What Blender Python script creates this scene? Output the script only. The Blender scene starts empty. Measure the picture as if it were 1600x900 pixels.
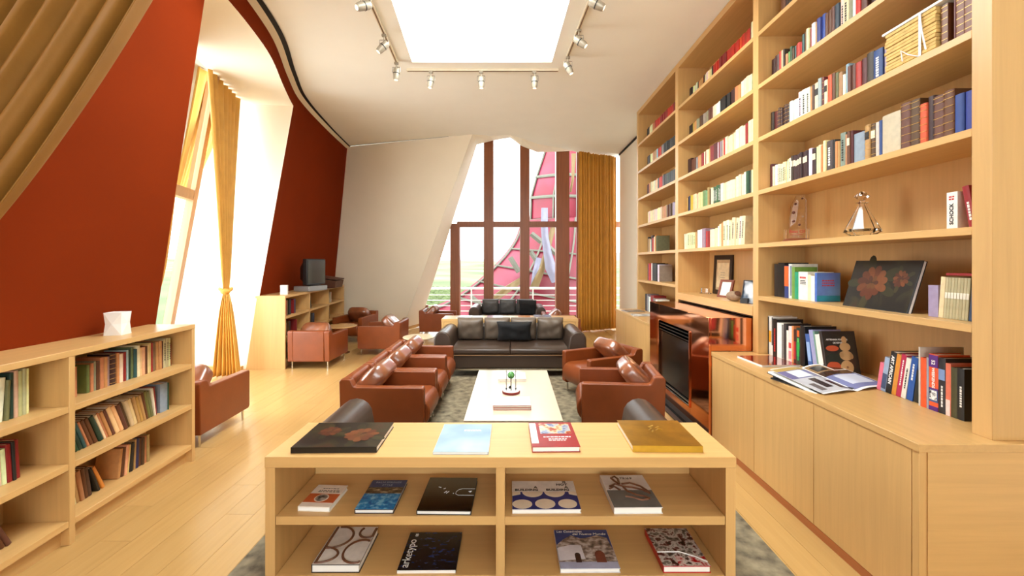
import bpy, bmesh, math, random
from mathutils import Vector, Matrix
from mathutils.geometry import tessellate_polygon
random.seed(7)
R = math.radians
scene = bpy.context.scene
COL = scene.collection

# ------------------------------------------------------------------ camera
# eye height 1.6 m, looking along +Y, level, 14.85 mm lens on a 36 mm frame
cam = bpy.data.cameras.new('camera')
cam.lens = 14.85; cam.sensor_width = 36.0; cam.shift_y = -0.025
cam.clip_start = 0.05; cam.clip_end = 3000
cam_o = bpy.data.objects.new('camera', cam); COL.objects.link(cam_o)
cam_o.location = (0, 0, 1.6); cam_o.rotation_euler = (R(90), 0, 0)
scene.camera = cam_o

# ------------------------------------------------------------------ world, daylight, exposure
world = bpy.data.worlds.new('world'); scene.world = world
world.use_nodes = True
bg = world.node_tree.nodes['Background']
bg.inputs['Color'].default_value = (0.92, 0.99, 1.0, 1)
bg.inputs['Strength'].default_value = 3.4

def area_light(name, loc, rot, sx, sy, watts, col):
    l = bpy.data.lights.new(name, 'AREA'); l.shape = 'RECTANGLE'
    l.size = sx; l.size_y = sy; l.energy = watts; l.color = col
    o = bpy.data.objects.new(name, l); COL.objects.link(o)
    o.location = loc; o.rotation_euler = rot
    return o
# daylight in the skylight shaft and outside the tall left window
area_light('skylight_daylight', (-0.28, 3.75, 4.46), (0, 0, R(2.5)), 2.3, 4.3, 220, (0.94, 1.0, 1.0))
area_light('window_daylight', (-5.35, 4.7, 2.35), (0, R(-112), R(14)), 4.6, 3.4, 130, (0.92, 0.98, 1.0))
area_light('rear_fill_light', (0.03, -3.6, 1.8), (R(148), 0, 0), 3.4, 2.2, 135, (0.92, 0.98, 1.0))  # added fill light behind the camera, brightens the foreground

vs = scene.view_settings
vs.view_transform = 'Standard'; vs.look = 'None'; vs.gamma = 1.0
vs.use_curve_mapping = False
vs.exposure = 0.57

# ------------------------------------------------------------------ helpers
def lin(c):
    return tuple(((x/255.0)/12.92 if x/255.0 <= 0.04045 else ((x/255.0+0.055)/1.055)**2.4) for x in c)

def tag(o, label=None, cat=None, group=None, kind=None):
    if label: o['label'] = label
    if cat: o['category'] = cat
    if group: o['group'] = group
    if kind: o['kind'] = kind
    return o

def empty(name, loc=(0, 0, 0), rz=0.0, label=None, cat=None, group=None, kind=None):
    o = bpy.data.objects.new(name, None); COL.objects.link(o)
    o.empty_display_size = 0.1
    o.location = loc; o.rotation_euler = (0, 0, rz)
    return tag(o, label, cat, group, kind)

def link_mesh(name, me, mat, parent=None, loc=None, rot=None):
    o = bpy.data.objects.new(name, me); COL.objects.link(o)
    if mat is not None and not me.materials: me.materials.append(mat)
    if parent is not None: o.parent = parent
    if loc: o.location = loc
    if rot: o.rotation_euler = rot
    return o

class MB:
    def __init__(s): s.v = []; s.f = []
    def add(s, vs, fs):
        n = len(s.v); s.v += [tuple(v) for v in vs]
        s.f += [tuple(i+n for i in f) for f in fs]; return s
    def box(s, x0, x1, y0, y1, z0, z1, M=None):
        vs = [Vector((x, y, z)) for z in (z0, z1) for y in (y0, y1) for x in (x0, x1)]
        if M is not None: vs = [M @ v for v in vs]
        return s.add(vs, [(0, 2, 3, 1), (4, 5, 7, 6), (0, 1, 5, 4), (2, 6, 7, 3), (0, 4, 6, 2), (1, 3, 7, 5)])
    def prism(s, poly, axis, a, b):
        # poly in the two remaining axes (in order), extruded along axis from a to b
        def mk(p, t):
            if axis == 'x': return (t, p[0], p[1])
            if axis == 'y': return (p[0], t, p[1])
            return (p[0], p[1], t)
        n = len(poly)
        vs = [mk(p, a) for p in poly] + [mk(p, b) for p in poly]
        fs = [tuple(range(n-1, -1, -1)), tuple(range(n, 2*n))]
        fs += [(i, (i+1) % n, (i+1) % n + n, i+n) for i in range(n)]
        return s.add(vs, fs)
    def quad(s, *p): return s.add(p, [tuple(range(len(p)))])
    def tube(s, pts, r, n=8):
        pts = [Vector(p) for p in pts]; m = len(pts)
        rr = r if isinstance(r, (list, tuple)) else [r]*m
        vs = []; up = None
        for i, p in enumerate(pts):
            d = (pts[min(i+1, m-1)] - pts[max(i-1, 0)]).normalized()
            if up is None:
                up = Vector((0, 0, 1)) if abs(d.z) < 0.9 else Vector((1, 0, 0))
            a = d.cross(up).normalized(); b = a.cross(d).normalized(); up = b
            for k in range(n):
                t = 2*math.pi*k/n
                vs.append(p + (a*math.cos(t) + b*math.sin(t))*rr[i])
        fs = [tuple(range(n-1, -1, -1)), tuple(range((m-1)*n, m*n))]
        for i in range(m-1):
            for k in range(n):
                k2 = (k+1) % n
                fs.append((i*n+k, i*n+k2, (i+1)*n+k2, (i+1)*n+k))
        return s.add(vs, fs)
    def lathe(s, prof, n=20, c=(0, 0, 0), phase=0.0):
        vs = []; m = len(prof)
        for r, z in prof:
            for k in range(n):
                t = 2*math.pi*k/n + phase
                vs.append((c[0]+r*math.cos(t), c[1]+r*math.sin(t), c[2]+z))
        fs = [tuple(range(n-1, -1, -1)), tuple(range((m-1)*n, m*n))]
        for i in range(m-1):
            for k in range(n):
                k2 = (k+1) % n
                fs.append((i*n+k, i*n+k2, (i+1)*n+k2, (i+1)*n+k))
        return s.add(vs, fs)
    def grid(s, fn, nu, nv):
        vs = [fn(i/nu, j/nv) for j in range(nv+1) for i in range(nu+1)]
        fs = [(j*(nu+1)+i, j*(nu+1)+i+1, (j+1)*(nu+1)+i+1, (j+1)*(nu+1)+i) for j in range(nv) for i in range(nu)]
        return s.add(vs, fs)
    def ball(s, c, r, nu=12, nv=8, sc=(1, 1, 1)):
        prof = [(max(1e-4, math.sin(math.pi*j/nv)), -math.cos(math.pi*j/nv)) for j in range(nv+1)]
        n0 = len(s.v); s.lathe(prof, nu)
        for i in range(n0, len(s.v)):
            v = s.v[i]; s.v[i] = (c[0]+v[0]*r*sc[0], c[1]+v[1]*r*sc[1], c[2]+v[2]*r*sc[2])
        return s
    def mesh(s, name, smooth=None, fix=True):
        me = bpy.data.meshes.new(name); me.from_pydata(s.v, [], s.f)
        if fix:
            b = bmesh.new(); b.from_mesh(me); bmesh.ops.recalc_face_normals(b, faces=b.faces); b.to_mesh(me); b.free()
        if smooth is not None:
            me.polygons.foreach_set('use_smooth', [True]*len(me.polygons))
            me.set_sharp_from_angle(angle=R(smooth))
        return me
    def build(s, name, mat, parent=None, smooth=None, bevel=0, seg=2, loc=None, rot=None, fix=True):
        if bevel and smooth is None: smooth = 40
        o = link_mesh(name, s.mesh(name, smooth, fix), mat, parent, loc, rot)
        if bevel:
            m = o.modifiers.new('bevel', 'BEVEL'); m.width = bevel; m.segments = seg
            m.limit_method = 'ANGLE'; m.angle_limit = R(40)
        return o

def bx(name, mat, parent, x0, x1, y0, y1, z0, z1, bevel=0.0, seg=2):
    return MB().box(x0, x1, y0, y1, z0, z1).build(name, mat, parent, bevel=bevel, seg=seg)

def copy_tree(o, parent=None):
    c = o.copy(); COL.objects.link(c); c.parent = parent
    for ch in o.children: copy_tree(ch, c)
    return c

def solid(o, t, off=0.0):
    m = o.modifiers.new('solid', 'SOLIDIFY'); m.thickness = t; m.offset = off; return o

# ------------------------------------------------------------------ materials
def base_mat(name):
    m = bpy.data.materials.new(name); m.use_nodes = True
    nt = m.node_tree; return m, nt, nt.nodes['Principled BSDF']

def plain(name, rgb, rough=0.5, metal=0.0, var=0.06, scale=8.0, bump=0.0, spec=0.5, coat=0.0, emit=0.0, coatr=0.1):
    m, nt, p = base_mat(name); c = lin(rgb)
    p.inputs['Roughness'].default_value = rough; p.inputs['Metallic'].default_value = metal
    p.inputs['Specular IOR Level'].default_value = spec
    if coat: p.inputs['Coat Weight'].default_value = coat; p.inputs['Coat Roughness'].default_value = coatr
    tc = nt.nodes.new('ShaderNodeTexCoord'); nz = nt.nodes.new('ShaderNodeTexNoise')
    nz.inputs['Scale'].default_value = scale; nz.inputs['Detail'].default_value = 4
    nt.links.new(tc.outputs['Object'], nz.inputs['Vector'])
    r = nt.nodes.new('ShaderNodeValToRGB')
    r.color_ramp.elements[0].position = 0.3; r.color_ramp.elements[1].position = 0.7
    r.color_ramp.elements[0].color = (*[x*(1-var) for x in c], 1)
    r.color_ramp.elements[1].color = (*[min(1, x*(1+var)) for x in c], 1)
    nt.links.new(nz.outputs['Fac'], r.inputs['Fac']); nt.links.new(r.outputs['Color'], p.inputs['Base Color'])
    if bump:
        b = nt.nodes.new('ShaderNodeBump'); b.inputs['Strength'].default_value = bump; b.inputs['Distance'].default_value = 0.01
        nz2 = nt.nodes.new('ShaderNodeTexNoise'); nz2.inputs['Scale'].default_value = scale*12; nz2.inputs['Detail'].default_value = 3
        nt.links.new(tc.outputs['Object'], nz2.inputs['Vector'])
        nt.links.new(nz2.outputs['Fac'], b.inputs['Height']); nt.links.new(b.outputs['Normal'], p.inputs['Normal'])
    if emit:
        p.inputs['Emission Color'].default_value = (*c, 1); p.inputs['Emission Strength'].default_value = emit
    return m

def wood(name, rgb, axis='y', rough=0.35, var=0.10, rnd=0.05, spec=0.5, bump=0.0):
    m, nt, p = base_mat(name); c = lin(rgb)
    p.inputs['Roughness'].default_value = rough; p.inputs['Specular IOR Level'].default_value = spec
    tc = nt.nodes.new('ShaderNodeTexCoord'); mp = nt.nodes.new('ShaderNodeMapping')
    sc = {'x': (0.6, 14, 14), 'y': (14, 0.6, 14), 'z': (14, 14, 0.6)}[axis]
    mp.inputs['Scale'].default_value = sc
    oi = nt.nodes.new('ShaderNodeObjectInfo')
    mul = nt.nodes.new('ShaderNodeMath'); mul.operation = 'MULTIPLY'; mul.inputs[1].default_value = 37.0
    nt.links.new(oi.outputs['Random'], mul.inputs[0])
    nt.links.new(tc.outputs['Object'], mp.inputs['Vector']); nt.links.new(mul.outputs[0], mp.inputs['Location'])
    nz = nt.nodes.new('ShaderNodeTexNoise'); nz.inputs['Scale'].default_value = 2.2; nz.inputs['Detail'].default_value = 6
    nz.inputs['Roughness'].default_value = 0.6; nz.inputs['Distortion'].default_value = 0.5
    nt.links.new(mp.outputs['Vector'], nz.inputs['Vector'])
    r = nt.nodes.new('ShaderNodeValToRGB')
    r.color_ramp.elements[0].position = 0.25; r.color_ramp.elements[1].position = 0.75
    r.color_ramp.elements[0].color = (c[0]*(1-var), c[1]*(1-var*1.25), c[2]*(1-var*1.5), 1)
    r.color_ramp.elements[1].color = (*[min(1, x*(1+var*0.6)) for x in c], 1)
    nt.links.new(nz.outputs['Fac'], r.inputs['Fac'])
    hsv = nt.nodes.new('ShaderNodeHueSaturation')
    mr = nt.nodes.new('ShaderNodeMapRange'); mr.inputs['To Min'].default_value = 1-rnd; mr.inputs['To Max'].default_value = 1+rnd
    nt.links.new(oi.outputs['Random'], mr.inputs['Value']); nt.links.new(mr.outputs['Result'], hsv.inputs['Value'])
    nt.links.new(r.outputs['Color'], hsv.inputs['Color']); nt.links.new(hsv.outputs['Color'], p.inputs['Base Color'])
    return m

def ramp_mat(name, stops, scale=6.0, rough=0.35, detail=5.0, kind='noise', stretch=(1, 1, 1), distort=0.0, coat=0.0):
    m, nt, p = base_mat(name); p.inputs['Roughness'].default_value = rough
    if coat: p.inputs['Coat Weight'].default_value = coat
    tc = nt.nodes.new('ShaderNodeTexCoord'); mp = nt.nodes.new('ShaderNodeMapping'); mp.inputs['Scale'].default_value = stretch
    nt.links.new(tc.outputs['Object'], mp.inputs['Vector'])
    if kind == 'noise':
        t = nt.nodes.new('ShaderNodeTexNoise'); t.inputs['Detail'].default_value = detail; t.inputs['Distortion'].default_value = distort; out = t.outputs['Fac']
    elif kind == 'voronoi':
        t = nt.nodes.new('ShaderNodeTexVoronoi'); out = t.outputs['Color']
    else:
        t = nt.nodes.new('ShaderNodeTexWave'); t.inputs['Distortion'].default_value = distort; out = t.outputs['Fac']
    t.inputs['Scale'].default_value = scale
    nt.links.new(mp.outputs['Vector'], t.inputs['Vector'])
    r = nt.nodes.new('ShaderNodeValToRGB'); cr = r.color_ramp
    while len(cr.elements) < len(stops): cr.elements.new(0.5)
    for e, (pos, rgb) in zip(cr.elements, stops):
        e.position = pos; e.color = (*lin(rgb), 1)
    nt.links.new(out, r.inputs['Fac']); nt.links.new(r.outputs['Color'], p.inputs['Base Color'])
    return m

def pane_mat(name, gloss=0.06, tint=(1, 1, 1)):
    m = bpy.data.materials.new(name); m.use_nodes = True; nt = m.node_tree
    for n in list(nt.nodes): nt.nodes.remove(n)
    out = nt.nodes.new('ShaderNodeOutputMaterial'); mix = nt.nodes.new('ShaderNodeMixShader')
    tr = nt.nodes.new('ShaderNodeBsdfTransparent'); gl = nt.nodes.new('ShaderNodeBsdfGlossy')
    tr.inputs['Color'].default_value = (*tint, 1); gl.inputs['Roughness'].default_value = 0.02
    nz = nt.nodes.new('ShaderNodeFresnel'); nz.inputs['IOR'].default_value = 1.1
    nt.links.new(nz.outputs['Fac'], mix.inputs['Fac'])
    nt.links.new(tr.outputs[0], mix.inputs[1]); nt.links.new(gl.outputs[0], mix.inputs[2]); nt.links.new(mix.outputs[0], out.inputs['Surface'])
    return m

def frost_mat(name):
    m = bpy.data.materials.new(name); m.use_nodes = True; nt = m.node_tree
    for n in list(nt.nodes): nt.nodes.remove(n)
    out = nt.nodes.new('ShaderNodeOutputMaterial'); mix = nt.nodes.new('ShaderNodeMixShader'); mix.inputs['Fac'].default_value = 0.35
    tr = nt.nodes.new('ShaderNodeBsdfTransparent'); tl = nt.nodes.new('ShaderNodeBsdfTranslucent')
    nt.links.new(tr.outputs[0], mix.inputs[1]); nt.links.new(tl.outputs[0], mix.inputs[2]); nt.links.new(mix.outputs[0], out.inputs['Surface'])
    return m

def glass(name, rough=0.0, tint=(1, 1, 1), ior=1.45):
    m, nt, p = base_mat(name)
    p.inputs['Base Color'].default_value = (*tint, 1); p.inputs['Transmission Weight'].default_value = 1.0
    p.inputs['Roughness'].default_value = rough; p.inputs['IOR'].default_value = ior
    return m

WOODC = (211, 168, 107)
M = {
 'wood_x': wood('maple_grain_x', WOODC, 'x'), 'wood_y': wood('maple_grain_y', WOODC, 'y'), 'wood_z': wood('maple_grain_z', WOODC, 'z'),
 'floor': wood('floor_plank', (193, 153, 94), 'y', rough=0.24, var=0.08, rnd=0.05),
 'red': plain('terracotta_paint', (122, 43, 11), 0.85, var=0.05, scale=1.5, spec=0.05),
 'white': plain('cream_paint', (250, 250, 242), 0.7, var=0.015, scale=2), 'cream': plain('reveal_paint', (250, 242, 222), 0.7, var=0.015, scale=2),
 'tan': plain('warm_cream_paint', (238, 226, 202), 0.7, var=0.015, scale=2),
 'black': plain('black_gap', (14, 11, 9), 0.7),
 'winframe': wood('window_mahogany', (140, 82, 46), 'z', rough=0.4, var=0.25),
 'leather': plain('cognac_leather', (130, 63, 25), 0.36, var=0.10, scale=5, bump=0.05),
 'leather2': plain('cognac_cushion_leather', (140, 80, 48), 0.30, var=0.3, scale=7, bump=0.08, spec=0.8, coat=1.0, coatr=0.16),
 'darkleather': plain('dark_brown_leather', (66, 51, 41), 0.34, var=0.12, scale=4, bump=0.04),
 'greyleather': plain('taupe_cushion_leather', (104, 90, 76), 0.42, var=0.14, scale=6, bump=0.06),
 'slateleather': plain('slate_cushion_leather', (84, 82, 80), 0.4, var=0.2, scale=8, bump=0.06),
 'blackcloth': plain('black_cloth', (24, 24, 25), 0.85, var=0.1, scale=20, bump=0.1),
 'chrome': plain('chrome', (215, 212, 206), 0.15, 1.0, var=0.02),
 'steel': plain('brushed_steel', (150, 145, 135), 0.35, 1.0, var=0.05),
 'copper': plain('polished_copper', (222, 146, 102), 0.08, 1.0, var=0.06, scale=3),
 'firebox': plain('firebox_black', (12, 12, 12), 0.25, var=0.1),
 'gold': plain('gold_curtain', (200, 138, 44), 0.65, var=0.08, scale=6, bump=0.05),
 'gold2': plain('yellow_gold_curtain', (212, 160, 72), 0.65, var=0.08, scale=6, bump=0.05),
 'goldbig': plain('ochre_curtain', (148, 102, 38), 0.6, var=0.08, scale=5, bump=0.05),
 'lamp': plain('white_lamp', (243, 240, 234), 0.5, var=0.01),
 'paper': plain('paper', (240, 232, 214), 0.8, var=0.03, scale=30),
 'paperw': plain('white_paper', (245, 243, 238), 0.7, var=0.01),
 'table': plain('white_table_top', (214, 196, 170), 0.2, var=0.01),
 'tableedge': plain('table_edge', (120, 76, 52), 0.4),
 'pane': pane_mat('window_glass'),
 'glass': glass('clear_glass'), 'frost': frost_mat('skylight_opal_glass'),
 'rug': ramp_mat('rug_pile', [(0.28, (84, 74, 58)), (0.45, (122, 110, 88)), (0.6, (142, 130, 104)), (0.75, (162, 148, 120))], scale=13, rough=0.95, detail=10),
 'plastic': plain('black_plastic', (26, 26, 28), 0.4), 'silver': plain('silver_plastic', (150, 150, 150), 0.35, 0.3),
 'screen': plain('dark_screen', (62, 56, 52), 0.12, var=0.02),
 'spot': plain('spot_housing', (158, 147, 128), 0.4, 0.3, var=0.03),
 'concrete': plain('balcony_paving', (200, 196, 186), 0.8), 'railing': plain('railing_metal', (225, 222, 212), 0.4, 0.2),
 'pink': ramp_mat('pink_titanium', [(0.3, (104, 16, 30)), (0.55, (136, 30, 52)), (0.8, (158, 66, 96))], scale=0.5, rough=0.35, detail=2),
 'beige_m': plain('champagne_reflection', (132, 108, 70), 0.4, 0.2), 'lav': plain('lavender_reflection', (138, 136, 156), 0.4, 0.2), 'ribsteel': plain('rib_steel', (112, 112, 98), 0.5, 0.3),
 'land': ramp_mat('vineyard_land', [(0.35, (84, 98, 54)), (0.5, (110, 118, 78)), (0.65, (136, 132, 104))], scale=0.02, rough=0.9, detail=8),
 'hill': plain('far_hill', (128, 138, 148), 0.9, var=0.1, scale=0.01), 'vine': plain('vine_green', (92, 104, 62), 0.9, var=0.3, scale=2),
}
_cm = {}
def cmat(rgb, rough=0.5, metal=0.0):
    k = (rgb, rough, metal)
    if k not in _cm:
        _cm[k] = plain('book_%d_%d_%d' % rgb, rgb, rough, metal, var=0.10, scale=25)
    return _cm[k]

_fonts = {}
def text_mesh(body, size, extrude=0.0003, align='CENTER', shear=0.0, bold=0.0, spacing=1.0):
    cu = bpy.data.curves.new('lettering', 'FONT'); cu.body = body; cu.size = size
    cu.align_x = align; cu.align_y = 'CENTER'; cu.extrude = extrude; cu.shear = shear; cu.offset = bold
    cu.resolution_u = 3; cu.space_character = spacing
    o = bpy.data.objects.new('lettering', cu); COL.objects.link(o)
    bpy.context.view_layer.update()
    dg = bpy.context.evaluated_depsgraph_get()
    me = bpy.data.meshes.new_from_object(o.evaluated_get(dg))
    bpy.data.objects.remove(o); bpy.data.curves.remove(cu)
    me.materials.clear()
    return me
def text(body, size, mat, parent, loc, rot, name='lettering', **k):
    return link_mesh(name, text_mesh(body, size, **k), mat, parent, loc, rot)

def lerp(a, b, t): return a + (b-a)*t
def interp(tab, t):
    if t <= tab[0][0]: return tab[0][1]
    for (a, va), (b, vb) in zip(tab, tab[1:]):
        if t <= b: return lerp(va, vb, (t-a)/(b-a))
    return tab[-1][1]
def sinterp(tab, t):   # smooth (monotone-ish cubic)
    n = len(tab)
    if t <= tab[0][0]: return tab[0][1]
    if t >= tab[-1][0]: return tab[-1][1]
    for i in range(n-1):
        a, va = tab[i]; b, vb = tab[i+1]
        if t <= b:
            h = b-a
            m0 = (vb-tab[i-1][1])/(b-tab[i-1][0]) if i > 0 else (vb-va)/h
            m1 = (tab[i+2][1]-va)/(tab[i+2][0]-a) if i < n-2 else (vb-va)/h
            s = (t-a)/h
            return (2*s**3-3*s*s+1)*va + (s**3-2*s*s+s)*h*m0 + (-2*s**3+3*s*s)*vb + (s**3-s*s)*h*m1
# ================================================================== THE ROOM
ZC = 4.18                      # ceiling height
SHX = 2.141                    # front plane of the tall bookcase
BKX = 2.557                    # its back / right wall
WTOP = [(-3, -2.30), (2.4, -2.36), (3.48, -2.47), (4.15, -2.56), (4.82, -2.71), (5.71, -3.03), (6.57, -3.30), (8.0, -3.52), (9.40, -3.67)]
WBOT = [(-3, -3.02), (2.4, -3.06), (3.48, -3.10), (4.4, -3.36), (5.4, -3.70), (6.34, -3.985), (8.0, -4.12), (9.85, -4.25)]
def wallx(y, z):
    t = z/ZC
    return lerp(sinterp(WBOT, y), sinterp(WTOP, y), t)

# floor and its planks
fl = MB().box(-6.0, 3.2, -3.2, 10.75, -0.16, -0.014).build('floor', M['floor'], None); tag(fl, kind='structure')
PW, PL = 0.182, 2.35
plank_me = MB().box(-PW/2+0.0009, PW/2-0.0009, -PL/2+0.001, PL/2-0.001, -0.014, 0).mesh('plank'); plank_me.materials.append(M['floor'])
for i in range(46):
    x = -5.55 + PW*i
    off = (i*0.37*PL + (i % 3)*0.61) % PL
    for k in range(-2, 6):
        y = k*PL + off - 0.3
        if y < -1.6 or y > 9.55: continue
        if x < -3.3 and (y < 3.0 or y > 8.2): continue
        o = bpy.data.objects.new('plank', plank_me); COL.objects.link(o); o.parent = fl
        o.location = (x, y, 0)

# ceiling with the skylight opening
CE = [(-0.80, 8.514), (-0.456, 8.60), (-0.039, 8.557), (0.199, 8.777), (0.558, 9.204), (1.16, 9.566), (1.575, 9.93), (2.62, 10.36)]
SKY = [(-1.286, 5.44), (0.511, 5.44), (0.66, 1.95), (-1.007, 1.95)]
outer = [(sinterp(WTOP, y), y) for y in [-3 + 12.4*i/60 for i in range(61)]] + CE + [(3.2, 10.40), (3.2, -3.0)]
def holed(outer, hole, z):
    tri = tessellate_polygon([[Vector((x, y, 0)) for x, y in outer], [Vector((x, y, 0)) for x, y in hole]])
    pts = outer + hole
    return MB().add([(x, y, z) for x, y in pts], [tuple(t) for t in tri])
ce = holed(outer, SKY, ZC).build('ceiling', M['white'], None); tag(ce, kind='structure')
# skylight shaft, frame and glazing
sk = empty('window_3', (0, 0, 0), kind='structure')
m = MB()
for i in range(4):
    a, b = SKY[i], SKY[(i+1) % 4]
    m.quad((a[0], a[1], ZC), (b[0], b[1], ZC), (b[0], b[1], ZC+0.20), (a[0], a[1], ZC+0.20))
m.build('window_frame', M['white'], sk)
MB().quad(*[(x, y, ZC+0.18) for x, y in SKY]).build('pane', M['frost'], sk)

# left red wall: near part, band above the alcove, far part
def wallgrid(y0, y1, z0f, z1f, ny, nz):
    def fn(u, v):
        y = lerp(y0, y1, u); z = lerp(z0f, z1f, v); return (wallx(y, z), y, z)
    return MB().grid(fn, ny, nz)
wl = empty('wall_left', (0, 0, 0), kind='structure')
AZ = 3.95
wallgrid(-3.0, 3.48, 0, ZC, 20, 10).build('near_face', M['red'], wl, smooth=60, fix=False)
wallgrid(3.48, 6.34, AZ, ZC, 24, 2).build('band_face', M['red'], wl, smooth=60, fix=False)
wallgrid(6.34, 9.85, 0, ZC, 20, 10).build('far_face', M['red'], wl, smooth=60, fix=False)
# pale strip and black shadow gap where the ceiling curves over the wall
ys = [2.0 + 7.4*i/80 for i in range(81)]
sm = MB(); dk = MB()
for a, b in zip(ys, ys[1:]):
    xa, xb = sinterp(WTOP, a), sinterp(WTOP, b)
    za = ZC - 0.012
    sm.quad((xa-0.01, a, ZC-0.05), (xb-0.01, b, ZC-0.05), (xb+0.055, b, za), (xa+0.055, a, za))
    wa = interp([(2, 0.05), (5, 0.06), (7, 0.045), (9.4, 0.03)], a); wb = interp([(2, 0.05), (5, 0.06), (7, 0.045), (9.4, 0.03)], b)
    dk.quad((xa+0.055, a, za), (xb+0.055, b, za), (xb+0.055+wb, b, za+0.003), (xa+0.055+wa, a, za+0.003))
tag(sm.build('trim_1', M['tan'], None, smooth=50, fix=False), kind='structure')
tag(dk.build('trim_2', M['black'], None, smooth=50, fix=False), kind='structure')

# alcove of the tall left window: soffit, far and near reveals, sloping window
def win_top(y): return -3.61 + -0.2754*(y-4.77)
def winx(y, z): return win_top(y) - 0.185*(AZ-z)
so = MB()
yy = [3.40 + 2.94*i/24 for i in range(25)]
for a, b in zip(yy, yy[1:]):
    so.quad((wallx(a, AZ), a, AZ), (wallx(b, AZ), b, AZ), (win_top(b)-0.25, b, AZ), (win_top(a)-0.25, a, AZ))
al = empty('wall_alcove', (0, 0, 0), kind='structure')
so.build('soffit', M['cream'], al, smooth=60)
MB().grid(lambda u, v: (lerp(winx(6.30, v*AZ)-0.25, wallx(6.34, v*AZ), u), lerp(6.25, 6.34, u), v*AZ), 8, 8).build('far_reveal', M['cream'], al, smooth=60)
MB().grid(lambda u, v: (lerp(winx(3.48, v*AZ)-0.25, wallx(3.48, v*AZ), u), 3.48, v*AZ), 8, 8).build('near_reveal', M['cream'], al, smooth=60)
tag(MB().box(-5.0, -3.98, 6.20, 6.26, 0, 0.07).build('baseboard_alcove', M['wood_x'], None), kind='structure')
w1 = empty('window_1', (0, 0, 0), kind='structure')
def wbar(y, z0, z1, wy, d):   # sloping post
    mm = MB(); vs = []
    for z in (z0, z1):
        for dy in (-wy/2, wy/2):
            for dx in (-d/2, d/2):
                vs.append((winx(y+dy, z)+dx, y+dy, z))
    mm.add(vs, [(0, 1, 3, 2), (4, 6, 7, 5), (0, 4, 5, 1), (2, 3, 7, 6), (0, 2, 6, 4), (1, 5, 7, 3)])
    return mm
pale = wood('pale_window_frame', (186, 140, 92), 'z', rough=0.45, var=0.12)
wbar(5.35, 0, AZ, 0.10, 0.10).build('mullion', pale, w1)
wbar(3.62, 0, AZ, 0.10, 0.10).build('mullion', pale, w1)
def wrail(z, y0, y1, h, d):
    vs = []
    for y in (y0, y1):
        for dz in (-h/2, h/2):
            for dx in (-d/2, d/2):
                vs.append((winx(y, z+dz)+dx, y, z+dz))
    return MB().add(vs, [(0, 1, 3, 2), (4, 6, 7, 5), (0, 4, 5, 1), (2, 3, 7, 6), (0, 2, 6, 4), (1, 5, 7, 3)])
wrail(2.44, 3.66, 5.28, 0.12, 0.10).build('transom', pale, w1)
wrail(0.05, 3.5, 6.25, 0.10, 0.12).build('window_sill', pale, w1)
for (y0, y1, z0, z1) in ((3.66, 5.28, 0.1, 2.38), (3.66, 5.28, 2.50, AZ), (5.43, 6.27, 0.1, AZ)):
    MB().quad((winx(y0, z0), y0, z0), (winx(y1, z0), y1, z0), (winx(y1, z1), y1, z1), (winx(y0, z1), y0, z1)).build('pane', M['pane'], w1)
tag(MB().box(-9.5, -4.95, 2.5, 8.5, -0.25, -0.02).build('floor_terrace', M['concrete'], None), kind='structure')

# back wall: leaning white panel, window reveal, window, soffit above it
TL, TR, BR, BL = (-3.66, 9.40, ZC), (-0.80, 8.514, ZC), (-2.57, 9.87, 0), (-4.25, 9.85, 0)
wb = empty('wall_back', (0, 0, 0), kind='structure')
def bil(u, v, A, B, C, D):  # A=bottom-left B=bottom-right C=top-right D=top-left
    p = Vector(A).lerp(Vector(B), u); q = Vector(D).lerp(Vector(C), u); return tuple(p.lerp(q, v))
MB().grid(lambda u, v: bil(u, v, BL, BR, TR, TL), 6, 10).build('leaning_panel', M['tan'], wb, smooth=60)
WY = 10.6
RB, RT = (-2.33, WY, 0), (-0.883, WY, 4.555)
MB().grid(lambda u, v: bil(u, v, BR, RB, RT, TR), 3, 10).build('reveal', M['cream'], wb, smooth=60)
tag(MB().add([(-2.57, 9.86, 0), (-2.33, WY-0.01, 0), (-2.33, WY-0.01, 0.07), (-2.56, 9.84, 0.07), (-2.54, 9.86, 0), (-2.30, WY-0.01, 0), (-2.30, WY-0.01, 0.07), (-2.53, 9.84, 0.07)],
    [(0, 1, 2, 3), (4, 5, 6, 7), (3, 2, 6, 7), (0, 3, 7, 4), (1, 2, 6, 5)]).build('baseboard_back', M['wood_y'], None), kind='structure')
WT = [(-0.883, 4.555), (-0.46, 4.66), (-0.048, 4.73), (0.241, 4.52), (0.64, 4.36), (1.20, 4.38), (1.69, 4.41), (3.2, 4.5)]
sf = MB()
CE2 = CE[:-1] + [(3.2, 10.40)]
for i in range(len(CE2)-1):
    a, b = CE2[i], CE2[i+1]; c, d = WT[i], WT[i+1]
    sf.quad((a[0], a[1], ZC), (b[0], b[1], ZC), (d[0], WY, d[1]), (c[0], WY, c[1]))
tag(sf.build('ceiling_window_hood', M['cream'], None), kind='structure')
hd = MB()
for (c, d) in zip(WT, WT[1:]):
    hd.quad((c[0], WY, c[1]), (d[0], WY, d[1]), (d[0], WY, 5.1), (c[0], WY, 5.1))
tag(hd.build('wall_above_window', M['white'], None), kind='structure')
tag(MB().quad((-2.33, WY+0.01, 0), (-4.6, WY+0.01, 0), (-4.6, WY+0.01, 5), (-0.883, WY+0.01, 5), (-0.883, WY+0.01, 4.555)).build('wall_beside_window', M['white'], None), kind='structure')

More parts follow.
